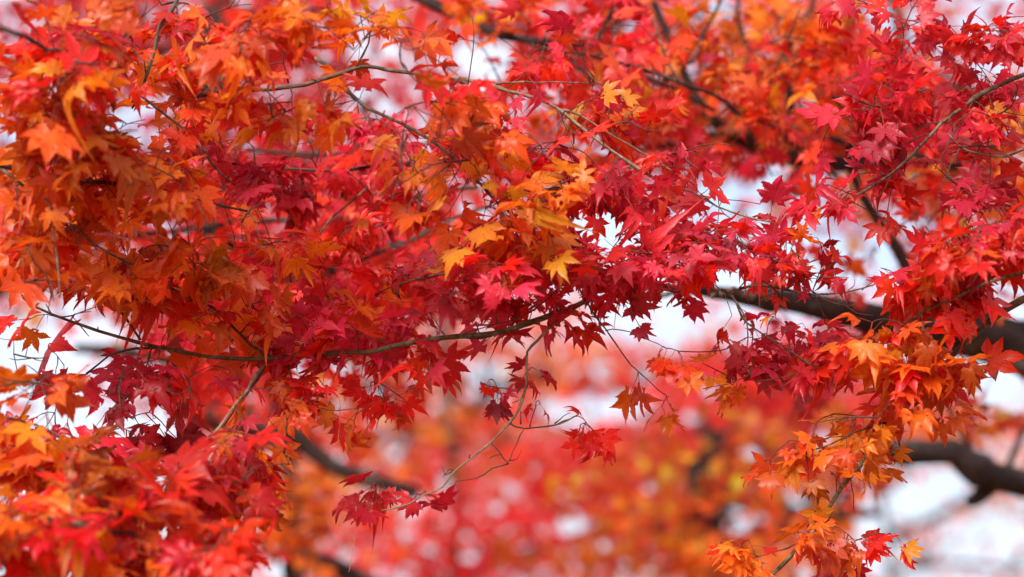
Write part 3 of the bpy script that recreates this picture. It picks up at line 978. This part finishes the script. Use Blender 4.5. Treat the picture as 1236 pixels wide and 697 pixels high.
branch('maple_branch', 'crimson layered spray in the centre spreading over the long thin branch', 'branch',
       [([(930, 357, 4.6), (880, 352, 3.9), (820, 347, 3.6), (760, 340, 3.5), (690, 335, 3.46), (630, 332, 3.45), (570, 330, 3.45), (510, 335, 3.45), (480, 345, 3.45)], 4.5, 1.2, BARK_THIN),
        ([(760, 340, 3.5), (700, 318, 3.5), (640, 300, 3.5)], 2, 1)],
       [(570, 335, 95, 24, 3.45, .11, 70, 'rose', 5.60), (690, 305, 105, 30, 3.47, .11, 88, 'rose', 5.80), (820, 300, 90, 34, 3.45, .11, 92, 'rose', 6.00), (860, 345, 70, 24, 3.42, .05, 40, 'rose', 6.00),
        (720, 350, 90, 22, 3.42, .05, 52, 'rose', 5.80), (630, 375, 60, 20, 3.42, .05, 22, 'red', 5.60), (930, 300, 40, 24, 3.45, .05, 20, 'rose', 5.60), (760, 275, 60, 16, 3.5, .05, 22, 'red', 5.60)],
       G, hang=.08, face=.55, spread=.3, twigs=[([(690, 335, 3.46), (640, 378, 3.42), (600, 392, 3.4), (560, 402, 3.4)], 1.2, .7)])
branch('maple_branch', 'short sideways spray with bare twig tips and orange leaves right of the centre', 'branch',
       [([(860, 356, 3.9), (895, 347, 3.5), (943, 344, 3.46), (981, 352, 3.45), (1023, 353, 3.45), (1057, 347, 3.45)], 2.4, .9)],
       [(955, 300, 45, 28, 3.45, .05, 28, 'warm', 4.60), (985, 325, 40, 18, 3.45, .04, 15, 'red', 4.60), (950, 340, 50, 16, 3.44, .04, 15, 'crimson', 4.60)],
       G, clear=True, twigs=[([(981, 352, 3.45), (1000, 365, 3.44), (1021, 369, 3.44), (1034, 366, 3.44)], 1.1, .5), ([(1021, 353, 3.45), (1030, 345, 3.45), (1032, 338, 3.45)], .8, .4), ([(1040, 350, 3.45), (1052, 341, 3.45), (1057, 334, 3.45)], .8, .4),
                 ([(1021, 369, 3.44), (1034, 377, 3.44), (1056, 381, 3.44)], .9, .5), ([(1010, 352, 3.45), (1018, 344, 3.45)], .8, .4), ([(1018, 368, 3.44), (1014, 360, 3.44)], .7, .4)], lpt=5)
branch('maple_branch', 'red and orange branch behind the sharp leaves in the upper middle', 'branch',
       [([(1010, 215, 4.6), (940, 160, 4.3), (880, 125, 4.1), (820, 100, 4.0), (750, 75, 3.95), (690, 60, 3.9), (630, 55, 3.9)], 4.5, 1.6, BARK_DARK),
        ([(940, 160, 4.3), (930, 100, 4.2), (950, 50, 4.15), (965, 10, 4.1)], 3, 1.5), ([(820, 100, 4.0), (800, 60, 4.0), (790, 20, 4.0)], 2.4, 1.2)],
       [(680, 60, 70, 34, 3.9, .09, 50, 'red', 6), (770, 60, 70, 40, 3.95, .09, 56, 'red', 6), (790, 125, 70, 30, 3.95, .09, 50, 'warm', 6), (880, 80, 60, 40, 4.1, .09, 50, 'warm', 6), (870, 140, 60, 26, 4.1, .09, 44, 'red', 6),
        (960, 110, 60, 40, 4.2, .09, 60, 'warm', 6), (980, 40, 60, 34, 4.15, .09, 40, 'warm', 6), (960, 180, 60, 24, 4.2, .09, 36, 'red', 6), (620, 40, 40, 24, 3.9, .08, 18, 'red', 6)],
       G, bare=.4)
branch('maple_branch', 'rust red branch passing behind the upper right crimson spray', 'branch',
       [([(1330, 150, 4.5), (1240, 165, 4.3), (1170, 180, 4.2), (1100, 175, 4.1), (1040, 150, 4.05), (1000, 120, 4.0)], 4.5, 1.6, BARK_DARK),
        ([(1170, 180, 4.2), (1150, 230, 4.15), (1120, 270, 4.1)], 2.4, 1.2)],
       [(1060, 110, 60, 36, 4.05, .08, 50, 'red', 6), (1130, 150, 60, 30, 4.1, .08, 44, 'crimson', 6), (1200, 130, 60, 40, 4.25, .08, 44, 'warm', 6), (1180, 230, 60, 26, 4.15, .08, 36, 'warm', 6), (1060, 190, 60, 26, 4.05, .08, 36, 'crimson', 6), (1110, 265, 40, 22, 4.1, .08, 16, 'red', 6), (1060, 60, 60, 26, 4.0, .08, 24, 'red', 6)],
       G, bare=.4)
branch('hanging_twig', 'bare brown twig hanging below the centre with a few dark red curled leaves', 'twig',
       [([(690, 375, 3.5), (672, 392, 3.46), (655, 412, 3.45), (641, 427, 3.45), (637, 448, 3.45), (633, 468, 3.45), (626, 490, 3.45), (615, 509, 3.45), (593, 533, 3.45), (569, 552, 3.45), (551, 568, 3.45), (538, 587, 3.45),
          (514, 599, 3.45), (500, 605, 3.45), (484, 612, 3.45), (462, 617, 3.45)], 2.1, .9, BARK_PALE)],
       [(445, 590, 40, 10, 3.44, .02, 10, 'crimson', 5.6), (500, 592, 22, 8, 3.44, .02, 5, 'crimson', 5.4), (604, 472, 14, 8, 3.44, .01, 5, 'wine', 4.6), (648, 478, 6, 6, 3.44, .01, 2, 'crimson', 4.0), (640, 440, 10, 6, 3.44, .01, 4, 'wine', 4.6), (582, 462, 8, 5, 3.44, .01, 2, 'crimson', 4.2)],
       G, twigs=[([(614, 510, 3.45), (634, 518, 3.45), (662, 515, 3.44), (680, 509, 3.44), (699, 500, 3.44)], 1.5, .8), ([(593, 535, 3.45), (604, 547, 3.45), (613, 559, 3.45), (619, 545, 3.45), (629, 525, 3.45), (632, 518, 3.45)], 1.0, .8),
                 ([(613, 559, 3.45), (594, 566, 3.45), (574, 578, 3.45), (549, 581, 3.45)], 1, .6), ([(549, 567, 3.45), (537, 574, 3.45), (534, 563, 3.45)], .9, .5), ([(640, 516, 3.45), (645, 497, 3.45), (646, 487, 3.45)], .9, .6), ([(633, 468, 3.45), (618, 470, 3.45), (600, 468, 3.45), (580, 463, 3.45)], 1, .6),
                 ([(604, 549, 3.45), (591, 553, 3.45)], .8, .4), ([(566, 552, 3.45), (567, 549, 3.45)], 1.4, 1), ([(615, 556, 3.45), (624, 555, 3.45), (629, 542, 3.45)], .8, .4), ([(628, 512, 3.45), (629, 496, 3.45)], 1, .6),
                 ([(670, 512, 3.44), (680, 502, 3.44), (688, 498, 3.44)], .8, .4), ([(550, 570, 3.45), (541, 567, 3.45), (534, 576, 3.45)], .8, .4)], lpt=4, bare=0, gap=0, short=.016, hang=.9)
branch('hanging_twig', 'small reddish twig tip holding dangling red leaves beside the bare brown twig', 'twig',
       [([(668, 514, 3.44), (684, 510, 3.43), (697, 503, 3.43), (708, 506, 3.43)], 1.0, .6)],
       [(697, 512, 14, 9, 3.43, .02, 6, 'crimson', 4.2), (718, 534, 12, 10, 3.43, .02, 4, 'red', 4.6)], G, lpt=5, bare=0, gap=0, short=.016, hang=1.2)
branch('hanging_twig', 'dark straight twig hanging right of the bare brown twig with orange leaves', 'twig',
       [([(700, 350, 3.45), (710, 364, 3.42), (719, 382, 3.42), (730, 400, 3.42), (745, 418, 3.42), (761, 438, 3.42)], 1.6, 1.0)],
       [(764, 440, 4, 3, 3.41, .005, 2, 'orange', 7.4), (812, 430, 26, 10, 3.42, .02, 7, 'warm', 4.6), (800, 485, 14, 8, 3.42, .02, 3, 'orange', 5.2)],
       G, twigs=[([(730, 399, 3.42), (752, 399, 3.42), (779, 409, 3.42), (803, 420, 3.42)], .8, .5), ([(765, 443, 3.42), (785, 462, 3.42), (800, 475, 3.42)], .9, .6)], lpt=4, bare=0, gap=0, short=.016, hang=1.1)
branch('hanging_twig', 'pair of grey hanging twigs with small red leaves left of the thick bough', 'twig',
       [([(872, 350, 3.5), (883, 360, 3.46), (893, 376, 3.45), (905, 392, 3.45), (925, 408, 3.45), (947, 420, 3.45)], 2.0, .9),
        ([(883, 357, 3.46), (900, 380, 3.45), (903, 405, 3.45), (900, 440, 3.45), (906, 452, 3.45)], 1.3, .7, BARK_PALE)],
       [(890, 425, 40, 20, 3.45, .04, 8, 'crimson', 4.6), (860, 410, 26, 12, 3.45, .03, 6, 'crimson', 4.4), (940, 405, 50, 25, 3.45, .05, 24, 'crimson', 5.4), (960, 430, 50, 20, 3.45, .05, 17, 'red', 5.4),
        (895, 460, 10, 6, 3.44, .02, 2, 'orange', 5), (835, 445, 26, 10, 3.45, .03, 7, 'warm', 4.6), (1000, 420, 35, 30, 3.45, .05, 19, 'crimson', 5.4)],
       G, clear=True, twigs=[([(816, 424, 3.45), (842, 425, 3.45), (868, 423, 3.45), (886, 416, 3.45), (899, 408, 3.45)], .8, .9), ([(912, 461, 3.45), (935, 457, 3.45), (958, 454, 3.45), (962, 450, 3.45)], .9, .5), ([(906, 452, 3.45), (885, 462, 3.45), (850, 469, 3.45)], .8, .5),
                 ([(947, 420, 3.45), (975, 438, 3.45), (1005, 444, 3.45), (1033, 440, 3.45)], 1.4, .8)], lpt=5, bare=0, gap=0, short=.016, hang=.8)
branch('maple_branch', 'twiggy branch from the right edge carrying the upper right crimson spray', 'branch',
       [([(1300, 62, 3.35), (1236, 90, 3.37), (1205, 107, 3.38), (1174, 121, 3.4), (1160, 134, 3.4), (1146, 148, 3.4), (1126, 163, 3.4), (1098, 188, 3.42), (1074, 213, 3.43), (1050, 229, 3.44), (1030, 240, 3.45)], 3.4, 1.3, BARK_THIN),
        ([(1300, 180, 3.4), (1236, 184, 3.4), (1212, 190, 3.4), (1180, 184, 3.4), (1160, 178, 3.4), (1145, 160, 3.4)], 1.6, 1.2)],
       [(1120, 95, 90, 50, 3.4, .06, 68, 'crimson', 6.00), (1190, 50, 70, 50, 3.35, .06, 42, 'crimson', 6.00), (1080, 150, 70, 40, 3.42, .06, 42, 'crimson', 6.00), (1040, 200, 60, 40, 3.44, .06, 32, 'crimson', 5.80),
        (1120, 20, 100, 30, 3.42, .06, 28, 'crimson', 5.80), (1150, 210, 60, 24, 3.4, .05, 14, 'crimson', 5.60), (1215, 150, 40, 40, 3.4, .05, 17, 'mixed', 5.80), (1040, 250, 50, 20, 3.45, .05, 17, 'red', 5.60), (1210, 205, 40, 18, 3.4, .05, 10, 'crimson', 5.60)],
       G, clear=True, twigs=[([(1174, 121, 3.4), (1167, 140, 3.4), (1152, 158, 3.4), (1140, 182, 3.4), (1128, 205, 3.4)], 1.3, .8), ([(1146, 148, 3.4), (1120, 150, 3.4), (1108, 158, 3.4), (1095, 152, 3.4)], 1, .5), ([(1126, 163, 3.4), (1105, 166, 3.4), (1092, 175, 3.4)], .9, .5),
                 ([(1160, 178, 3.4), (1148, 200, 3.4), (1138, 220, 3.4), (1134, 236, 3.4)], 1, .6), ([(1074, 213, 3.43), (1066, 232, 3.43), (1052, 244, 3.43)], .9, .5), ([(1180, 184, 3.4), (1192, 160, 3.4), (1196, 140, 3.4)], .9, .5),
                 ([(1150, 160, 3.4), (1146, 130, 3.4), (1146, 118, 3.4)], .8, .5), ([(1110, 178, 3.4), (1100, 160, 3.4), (1088, 158, 3.4)], .7, .4)])
branch('maple_branch', 'branch entering low at the right edge under a drooping red spray', 'branch',
       [([(1320, 300, 3.2), (1236, 324, 3.22), (1195, 340, 3.24), (1160, 357, 3.26), (1120, 372, 3.28), (1090, 390, 3.3)], 3.0, 1.2, BARK_GREEN)],
       [(1190, 285, 65, 34, 3.22, .06, 70, 'red', 6), (1130, 340, 60, 34, 3.26, .06, 64, 'red', 6), (1080, 390, 50, 34, 3.3, .05, 50, 'warm', 6), (1220, 330, 40, 20, 3.2, .04, 14, 'red', 6), (1170, 330, 40, 24, 3.22, .05, 24, 'warm', 6), (1215, 250, 40, 20, 3.2, .05, 22, 'crimson', 6)],
       G, clear=True, twigs=[([(1195, 340, 3.24), (1180, 310, 3.24), (1160, 290, 3.24)], 1.3, .7)], hang=.8)
branch('maple_branch', 'green stemmed branch descending steeply at the lower right with orange leaf clusters', 'branch',
       [([(1320, 320, 3.45), (1236, 363, 3.45), (1188, 395, 3.45), (1153, 423, 3.45), (1141, 442, 3.45), (1105, 473, 3.45), (1071, 509, 3.45), (1050, 535, 3.45), (1036, 566, 3.45), (1019, 585, 3.45), (998, 614, 3.45), (975, 645, 3.45), (947, 677, 3.45), (920, 705, 3.45), (890, 740, 3.45)], 4.4, 2.2, BARK_GREEN)],
       [(1110, 440, 55, 30, 3.36, .05, 62, 'warm', 6.4), (1060, 460, 40, 20, 3.4, .04, 12, 'warm', 6.2), (1000, 530, 60, 20, 3.45, .04, 18, 'orange', 5.8), (940, 545, 30, 16, 3.45, .04, 7, 'orange', 5.8), (1055, 540, 35, 20, 3.43, .04, 13, 'orange', 5.8),
        (985, 515, 50, 12, 3.45, .04, 8, 'orange', 5.4), (1010, 640, 50, 24, 3.43, .05, 21, 'warm', 5.6), (930, 660, 50, 24, 3.45, .05, 16, 'warm', 5.4), (990, 685, 50, 22, 3.43, .05, 16, 'red', 5.6), (1000, 605, 16, 8, 3.45, .02, 2, 'warm', 5)],
       G, twigs=[([(1071, 509, 3.45), (1036, 521, 3.45), (1000, 538, 3.45), (950, 550, 3.45)], 1.8, .8), ([(1105, 473, 3.45), (1080, 490, 3.45), (1071, 512, 3.45)], 1.2, 1), ([(1026, 576, 3.45), (1030, 598, 3.45), (1031, 615, 3.45)], .8, .7),
                 ([(975, 648, 3.45), (950, 662, 3.45), (915, 672, 3.45)], 1.2, .6), ([(983, 636, 3.45), (985, 620, 3.45), (988, 600, 3.45)], .8, .5), ([(1141, 442, 3.45), (1110, 450, 3.42), (1085, 455, 3.4)], 1.4, .7)], hang=.8)
branch('maple_branch', 'thin diagonal branch with yellow orange leaves left of the centre', 'branch',
       [([(380, 70, 3.3), (410, 91, 3.3), (441, 127, 3.29), (483, 150, 3.28), (517, 169, 3.27), (548, 193, 3.28), (580, 222, 3.3), (593, 237, 3.32), (612, 256, 3.34), (631, 275, 3.36), (648, 293, 3.38), (665, 311, 3.4)], 2.8, 1.4, BARK_THIN)],
       [(560, 215, 70, 30, 3.15, .06, 33, 'gold', 7.17), (500, 170, 60, 36, 3.05, .06, 31, 'orange', 7.39), (610, 260, 50, 22, 3.15, .04, 33, 'gold', 6.94), (580, 150, 60, 30, 3.1, .05, 19, 'orange', 6.94), (650, 250, 40, 20, 3.15, .04, 19, 'gold', 6.50), (530, 225, 50, 24, 3.2, .05, 16, 'orange', 6.94)],
       G, clear=(440, 520), lpt=5)
branch('maple_branch', 'pale brown arching branch running down right from the sky gap at the top', 'branch',
       [([(545, 96, 3.4), (580, 104, 3.4), (613, 110, 3.4), (641, 115, 3.4), (668, 129, 3.4), (693, 149, 3.4), (730, 177, 3.4), (772, 208, 3.4), (800, 220, 3.4), (833, 230, 3.42), (868, 249, 3.44), (900, 259, 3.45), (930, 267, 3.45)], 3.0, 1.1, BARK_PALE),
        ([(672, 132, 3.4), (699, 139, 3.42), (744, 167, 3.44), (796, 198, 3.46), (840, 224, 3.48)], 1.8, .9, BARK_PALE)],
       [(690, 90, 60, 26, 3.4, .06, 24, 'crimson', 6), (640, 170, 60, 36, 3.3, .06, 30, 'crimson', 6.2), (740, 140, 60, 30, 3.42, .06, 28, 'warm', 6), (720, 215, 70, 26, 3.42, .06, 40, 'crimson', 6), (800, 190, 50, 22, 3.44, .05, 18, 'crimson', 5.8), (690, 240, 60, 22, 3.4, .05, 22, 'red', 6), (850, 255, 30, 12, 3.44, .04, 6, 'red', 5.4)],
       G, clear=(610, 775), twigs=[([(585, 105, 3.4), (620, 99, 3.4), (662, 100, 3.4), (712, 100, 3.4)], 1.3, .6, BARK_THIN), ([(612, 106, 3.4), (630, 92, 3.4), (637, 80, 3.4)], .8, .5), ([(868, 249, 3.44), (866, 225, 3.44), (880, 200, 3.44)], .8, .5), ([(900, 259, 3.45), (898, 280, 3.45), (905, 292, 3.45)], .8, .5)], lpt=5)
branch('maple_branch', 'grey brown branch under large orange leaves at the top left of the centre', 'branch',
       [([(565, 101, 3.35), (540, 95, 3.32), (503, 89, 3.3), (470, 86, 3.28), (448, 83, 3.26), (427, 84, 3.25), (400, 91, 3.25), (379, 96, 3.25), (344, 103, 3.25), (299, 110, 3.25), (250, 118, 3.25), (212, 124, 3.25)], 2.6, 3.2, BARK_THIN)],
       [(420, 40, 60, 30, 2.95, .06, 24, 'orange', 7.36), (490, 60, 50, 30, 2.9, .06, 17, 'warm', 7.59), (330, 60, 60, 40, 3.05, .06, 32, 'warm', 7.36), (300, 130, 60, 26, 3.2, .05, 22, 'orange', 7.13), (380, 130, 70, 24, 3.2, .05, 24, 'warm', 7.13),
        (440, 10, 60, 20, 3.1, .06, 15, 'gold', 7.13), (460, 120, 50, 26, 3.0, .05, 13, 'orange', 7.36), (530, 90, 40, 40, 3.0, .05, 13, 'warm', 7.59), (560, 30, 40, 20, 3.2, .05, 7, 'red', 6.90)],
       G, clear=(295, 505), twigs=[([(427, 84, 3.25), (438, 66, 3.24), (445, 52, 3.23), (450, 30, 3.2)], 1.6, 1), ([(350, 102, 3.25), (342, 75, 3.22), (345, 60, 3.2)], 1.2, .7)], lpt=5)
branch('maple_branch', 'dark upright twig at the top left with red leaves on both sides', 'branch',
       [([(225, -40, 3.4), (210, 2, 3.38), (191, 28, 3.36), (187, 55, 3.35), (176, 88, 3.34), (168, 114, 3.34), (160, 130, 3.34)], 3.4, 1.6, BARK_DARK),
        ([(168, 114, 3.34), (206, 146, 3.34), (234, 169, 3.34), (255, 196, 3.35), (275, 220, 3.36)], 2.0, 1.2)],
       [(130, 60, 70, 40, 3.2, .07, 44, 'warm', 6.2), (240, 50, 60, 40, 3.25, .06, 34, 'warm', 6.2), (250, 10, 60, 20, 3.3, .06, 18, 'red', 6.2), (110, 20, 70, 24, 3.25, .06, 22, 'red', 6.2), (220, 150, 60, 24, 3.3, .05, 20, 'warm', 6.2)],
       G, clear=True, twigs=[([(210, 2, 3.38), (196, 6, 3.37), (188, -6, 3.36)], 1.6, 1.2), ([(176, 88, 3.34), (172, 60, 3.34), (160, 52, 3.34)], 1, .6)])
branch('maple_branch', 'out of focus red and orange spray hanging into the top left corner', 'branch',
       [([(-120, -20, 2.7), (-40, 20, 2.4), (20, 45, 2.4), (70, 65, 2.8), (120, 80, 2.6)], 4, 1.5, BARK_DARK)],
       [(60, 60, 80, 40, 2.85, .07, 39, 'mixed', 7.44), (30, 110, 60, 30, 2.8, .06, 23, 'warm', 7.44), (130, 110, 70, 30, 2.8, .06, 23, 'warm', 7.44), (20, 20, 60, 26, 2.8, .06, 16, 'mixed', 7.44)],
       G)
branch('maple_branch', 'dense orange spray along the left edge above the white sky hole', 'branch',
       [([(-140, 150, 3.0), (-50, 185, 3.02), (20, 205, 3.05), (80, 215, 3.1), (150, 225, 3.15), (230, 240, 3.2), (300, 260, 3.25)], 4.2, 1.6, BARK_DARK),
        ([(0, 204, 3.05), (60, 245, 3.1), (110, 290, 3.15), (160, 320, 3.2)], 2.2, 1.1)],
       [(60, 160, 90, 36, 3.02, .06, 52, 'orange', 7.13), (170, 180, 90, 36, 3.1, .06, 52, 'orange', 7.13), (60, 240, 80, 36, 3.1, .06, 45, 'orange', 7.13), (170, 255, 90, 36, 3.2, .06, 52, 'orange', 7.13), (70, 310, 80, 30, 3.15, .06, 37, 'orange', 7.13),
        (270, 240, 60, 30, 3.2, .06, 28, 'orange', 7.13), (190, 310, 80, 26, 3.22, .05, 34, 'orange', 7.36), (320, 300, 50, 30, 3.3, .05, 22, 'orange', 7.36), (240, 300, 60, 30, 3.25, .05, 22, 'orange', 7.13), (100, 130, 90, 26, 2.95, .06, 25, 'orange', 7.13)],
       G, twigs=[([(300, 260, 3.25), (310, 250, 3.25), (330, 300, 3.3)], 1, .6)])
branch('maple_branch', 'crimson spray behind orange leaves between the left edge and the centre', 'branch',
       [([(620, 190, 4.1), (540, 195, 3.8), (470, 200, 3.7), (400, 205, 3.65), (330, 200, 3.6), (260, 190, 3.6)], 3.6, 1.3, BARK_DARK),
        ([(470, 200, 3.7), (420, 250, 3.65), (380, 290, 3.6), (350, 340, 3.55)], 2, 1)],
       [(320, 180, 80, 36, 3.6, .07, 70, 'crimson', 6.2), (430, 170, 80, 34, 3.65, .07, 70, 'crimson', 6.2), (400, 235, 90, 36, 3.65, .07, 70, 'crimson', 6.2), (480, 240, 60, 30, 3.7, .07, 40, 'red', 6.2), (370, 310, 80, 36, 3.58, .06, 60, 'mixed', 6.2),
        (440, 350, 70, 36, 3.55, .06, 50, 'mixed', 6.2), (560, 200, 60, 30, 3.7, .06, 30, 'crimson', 6.2), (430, 300, 60, 30, 3.6, .06, 36, 'red', 6)],
       G)
branch('maple_branch', 'dark red leaves on a thin twig against the white sky hole at the left', 'branch',
       [([(-60, 445, 3.35), (0, 462, 3.32), (42, 463, 3.32), (75, 466, 3.32), (115, 470, 3.33), (160, 480, 3.34)], 1.4, .8)],
       [(70, 440, 40, 16, 3.28, .03, 8, 'wine', 8.58), (105, 490, 40, 20, 3.3, .03, 13, 'wine', 7.80), (150, 505, 40, 24, 3.32, .03, 15, 'wine', 8.06), (170, 440, 50, 20, 3.34, .03, 11, 'crimson', 7.80), (205, 470, 30, 16, 3.34, .03, 7, 'crimson', 7.80), (120, 535, 50, 16, 3.3, .04, 13, 'wine', 7.80)],
       G, twigs=[([(75, 466, 3.32), (68, 485, 3.32), (67, 510, 3.32), (73, 530, 3.32)], .9, .6)], lpt=4, hang=.9)
branch('maple_branch', 'amber orange spray at the left edge just below the white sky hole', 'branch',
       [([(-100, 500, 2.9), (-40, 500, 2.92), (20, 505, 2.95), (60, 520, 3.0), (100, 545, 3.02)], 2.2, 1.2)],
       [(20, 470, 40, 24, 2.9, .05, 14, 'orange', 7.44), (30, 535, 50, 34, 2.95, .05, 30, 'orange', 7.44), (85, 550, 40, 24, 3.0, .05, 16, 'orange', 7.44), (20, 590, 40, 20, 2.95, .05, 10, 'warm', 7.20)],
       G)
branch('maple_branch', 'out of focus deep red spray with some orange leaves, filling the bottom left corner', 'branch',
       [([(-120, 560, 2.6), (-30, 600, 2.6), (40, 622, 2.6), (110, 635, 2.4), (190, 650, 2.8), (270, 675, 2.85)], 5, 1.8, BARK_DARK),
        ([(110, 635, 2.4), (170, 610, 2.8), (220, 590, 2.85)], 2.2, 1.2)],
       [(70, 610, 90, 30, 2.5, .06, 35, 'warm', 8.25), (170, 600, 80, 30, 2.82, .06, 30, 'red', 8.25), (60, 670, 80, 30, 2.45, .06, 35, 'mixed', 8.25), (170, 660, 80, 34, 2.78, .06, 42, 'warm', 8.25), (250, 660, 50, 36, 2.6, .06, 30, 'red', 8.00), (210, 690, 80, 20, 2.78, .05, 22, 'mixed', 8.00),
        (120, 570, 60, 20, 2.6, .05, 15, 'warm', 8.00), (280, 690, 40, 14, 2.6, .05, 8, 'mixed', 7.75)],
       G)
branch('maple_branch', 'drooping cluster of crimson and orange leaves hanging over a dark bough at lower left', 'branch',
       [([(322, 437, 3.46), (306, 462, 3.35), (290, 480, 3.2), (265, 515, 3.1), (240, 540, 3.05), (215, 560, 3.0)], 2.2, 1.3, BARK_PALE)],
       [(245, 550, 50, 30, 3.02, .05, 30, 'crimson', 7.36), (290, 575, 40, 24, 3.05, .05, 17, 'mixed', 7.13), (280, 520, 50, 20, 3.1, .05, 17, 'mixed', 6.90), (330, 530, 30, 20, 3.15, .04, 7, 'orange', 6.44), (350, 575, 18, 16, 3.15, .03, 4, 'crimson', 6.67), (210, 590, 50, 20, 3.0, .05, 19, 'mixed', 7.13), (330, 490, 30, 12, 3.2, .03, 5, 'orange', 6.21)],
       G, twigs=[([(265, 515, 3.1), (300, 525, 3.12), (330, 535, 3.13), (350, 560, 3.13)], 1, .6)], hang=1.0)
branch('hanging_twig', 'thin twig of orange red leaves dangling in the middle of the left half', 'twig',
       [([(345, 434, 3.45), (355, 470, 3.43), (363, 483, 3.42), (385, 491, 3.42), (408, 495, 3.42), (430, 492, 3.42)], 1.2, .6)],
       [(425, 500, 10, 12, 3.42, .02, 4, 'warm', 5.6), (335, 465, 24, 14, 3.43, .03, 9, 'warm', 5), (390, 465, 40, 12, 3.43, .03, 12, 'red', 5.4), (450, 470, 40, 14, 3.45, .03, 12, 'red', 5.4), (485, 480, 14, 10, 3.6, .03, 4, 'red', 5.2)],
       G, twigs=[([(385, 491, 3.42), (384, 480, 3.42), (398, 470, 3.42)], .8, .4)], lpt=4, bare=0, gap=0, short=.016, hang=1.0)

finish_leaves()


# ------------------------------------------------------------------ dry bits caught in the leaves
def dry_bit(name, label, cat, pts, r0, r1, mat, group=None):
    base = P(*pts[0])
    path, rad = smooth_path(pxl(pts), np.linspace(r0, r1, len(pts)) / 1000, .01)
    path = path + rng.normal(0, .0004, path.shape)
    v, f = tube_arrays(path, rad, 6, .2)
    o = link(name, make_mesh(name, v - base, f, mat), None, base)
    o['label'] = label
    o['category'] = cat
    if group:
        o['group'] = group
    return o


dry_bit('dead_twig', 'pale dead twig hanging among orange leaves near the left edge', 'twig', [(30, 200, 3.0), (46, 228, 3.0), (62, 254, 3.0), (66, 290, 3.0), (70, 322, 3.0), (72, 360, 3.0)], 2.0, 1.0, BARK_PALE)
dry_bit('dead_twig', 'pale dead twig hanging upright beneath the top sky gap', 'twig', [(563, 102, 3.25), (569, 127, 3.25), (575, 155, 3.25), (579, 190, 3.25)], 1.9, 1.1, BARK_PALE)
dry_bit('pine_needle', 'long straw coloured pine needle dangling below the small low red leaves', 'pine needle', [(430, 612, 3.42), (428, 650, 3.42), (421, 692, 3.42)], .5, .4, STRAW, 'dry pine needles caught on leaves')
dry_bit('pine_needle', 'dry pine needle dangling from the orange red leaf at the end of a twig', 'pine needle', [(410, 480, 3.42), (411, 505, 3.42), (407, 540, 3.42)], .5, .4, STRAW, 'dry pine needles caught on leaves')
dry_bit('pine_needle', 'blurred pale pine needle over the red leaves in the bottom left corner', 'pine needle', [(92, 540, 2.55), (80, 575, 2.55), (81, 635, 2.55)], .6, .5, STRAW, 'dry pine needles caught on leaves')
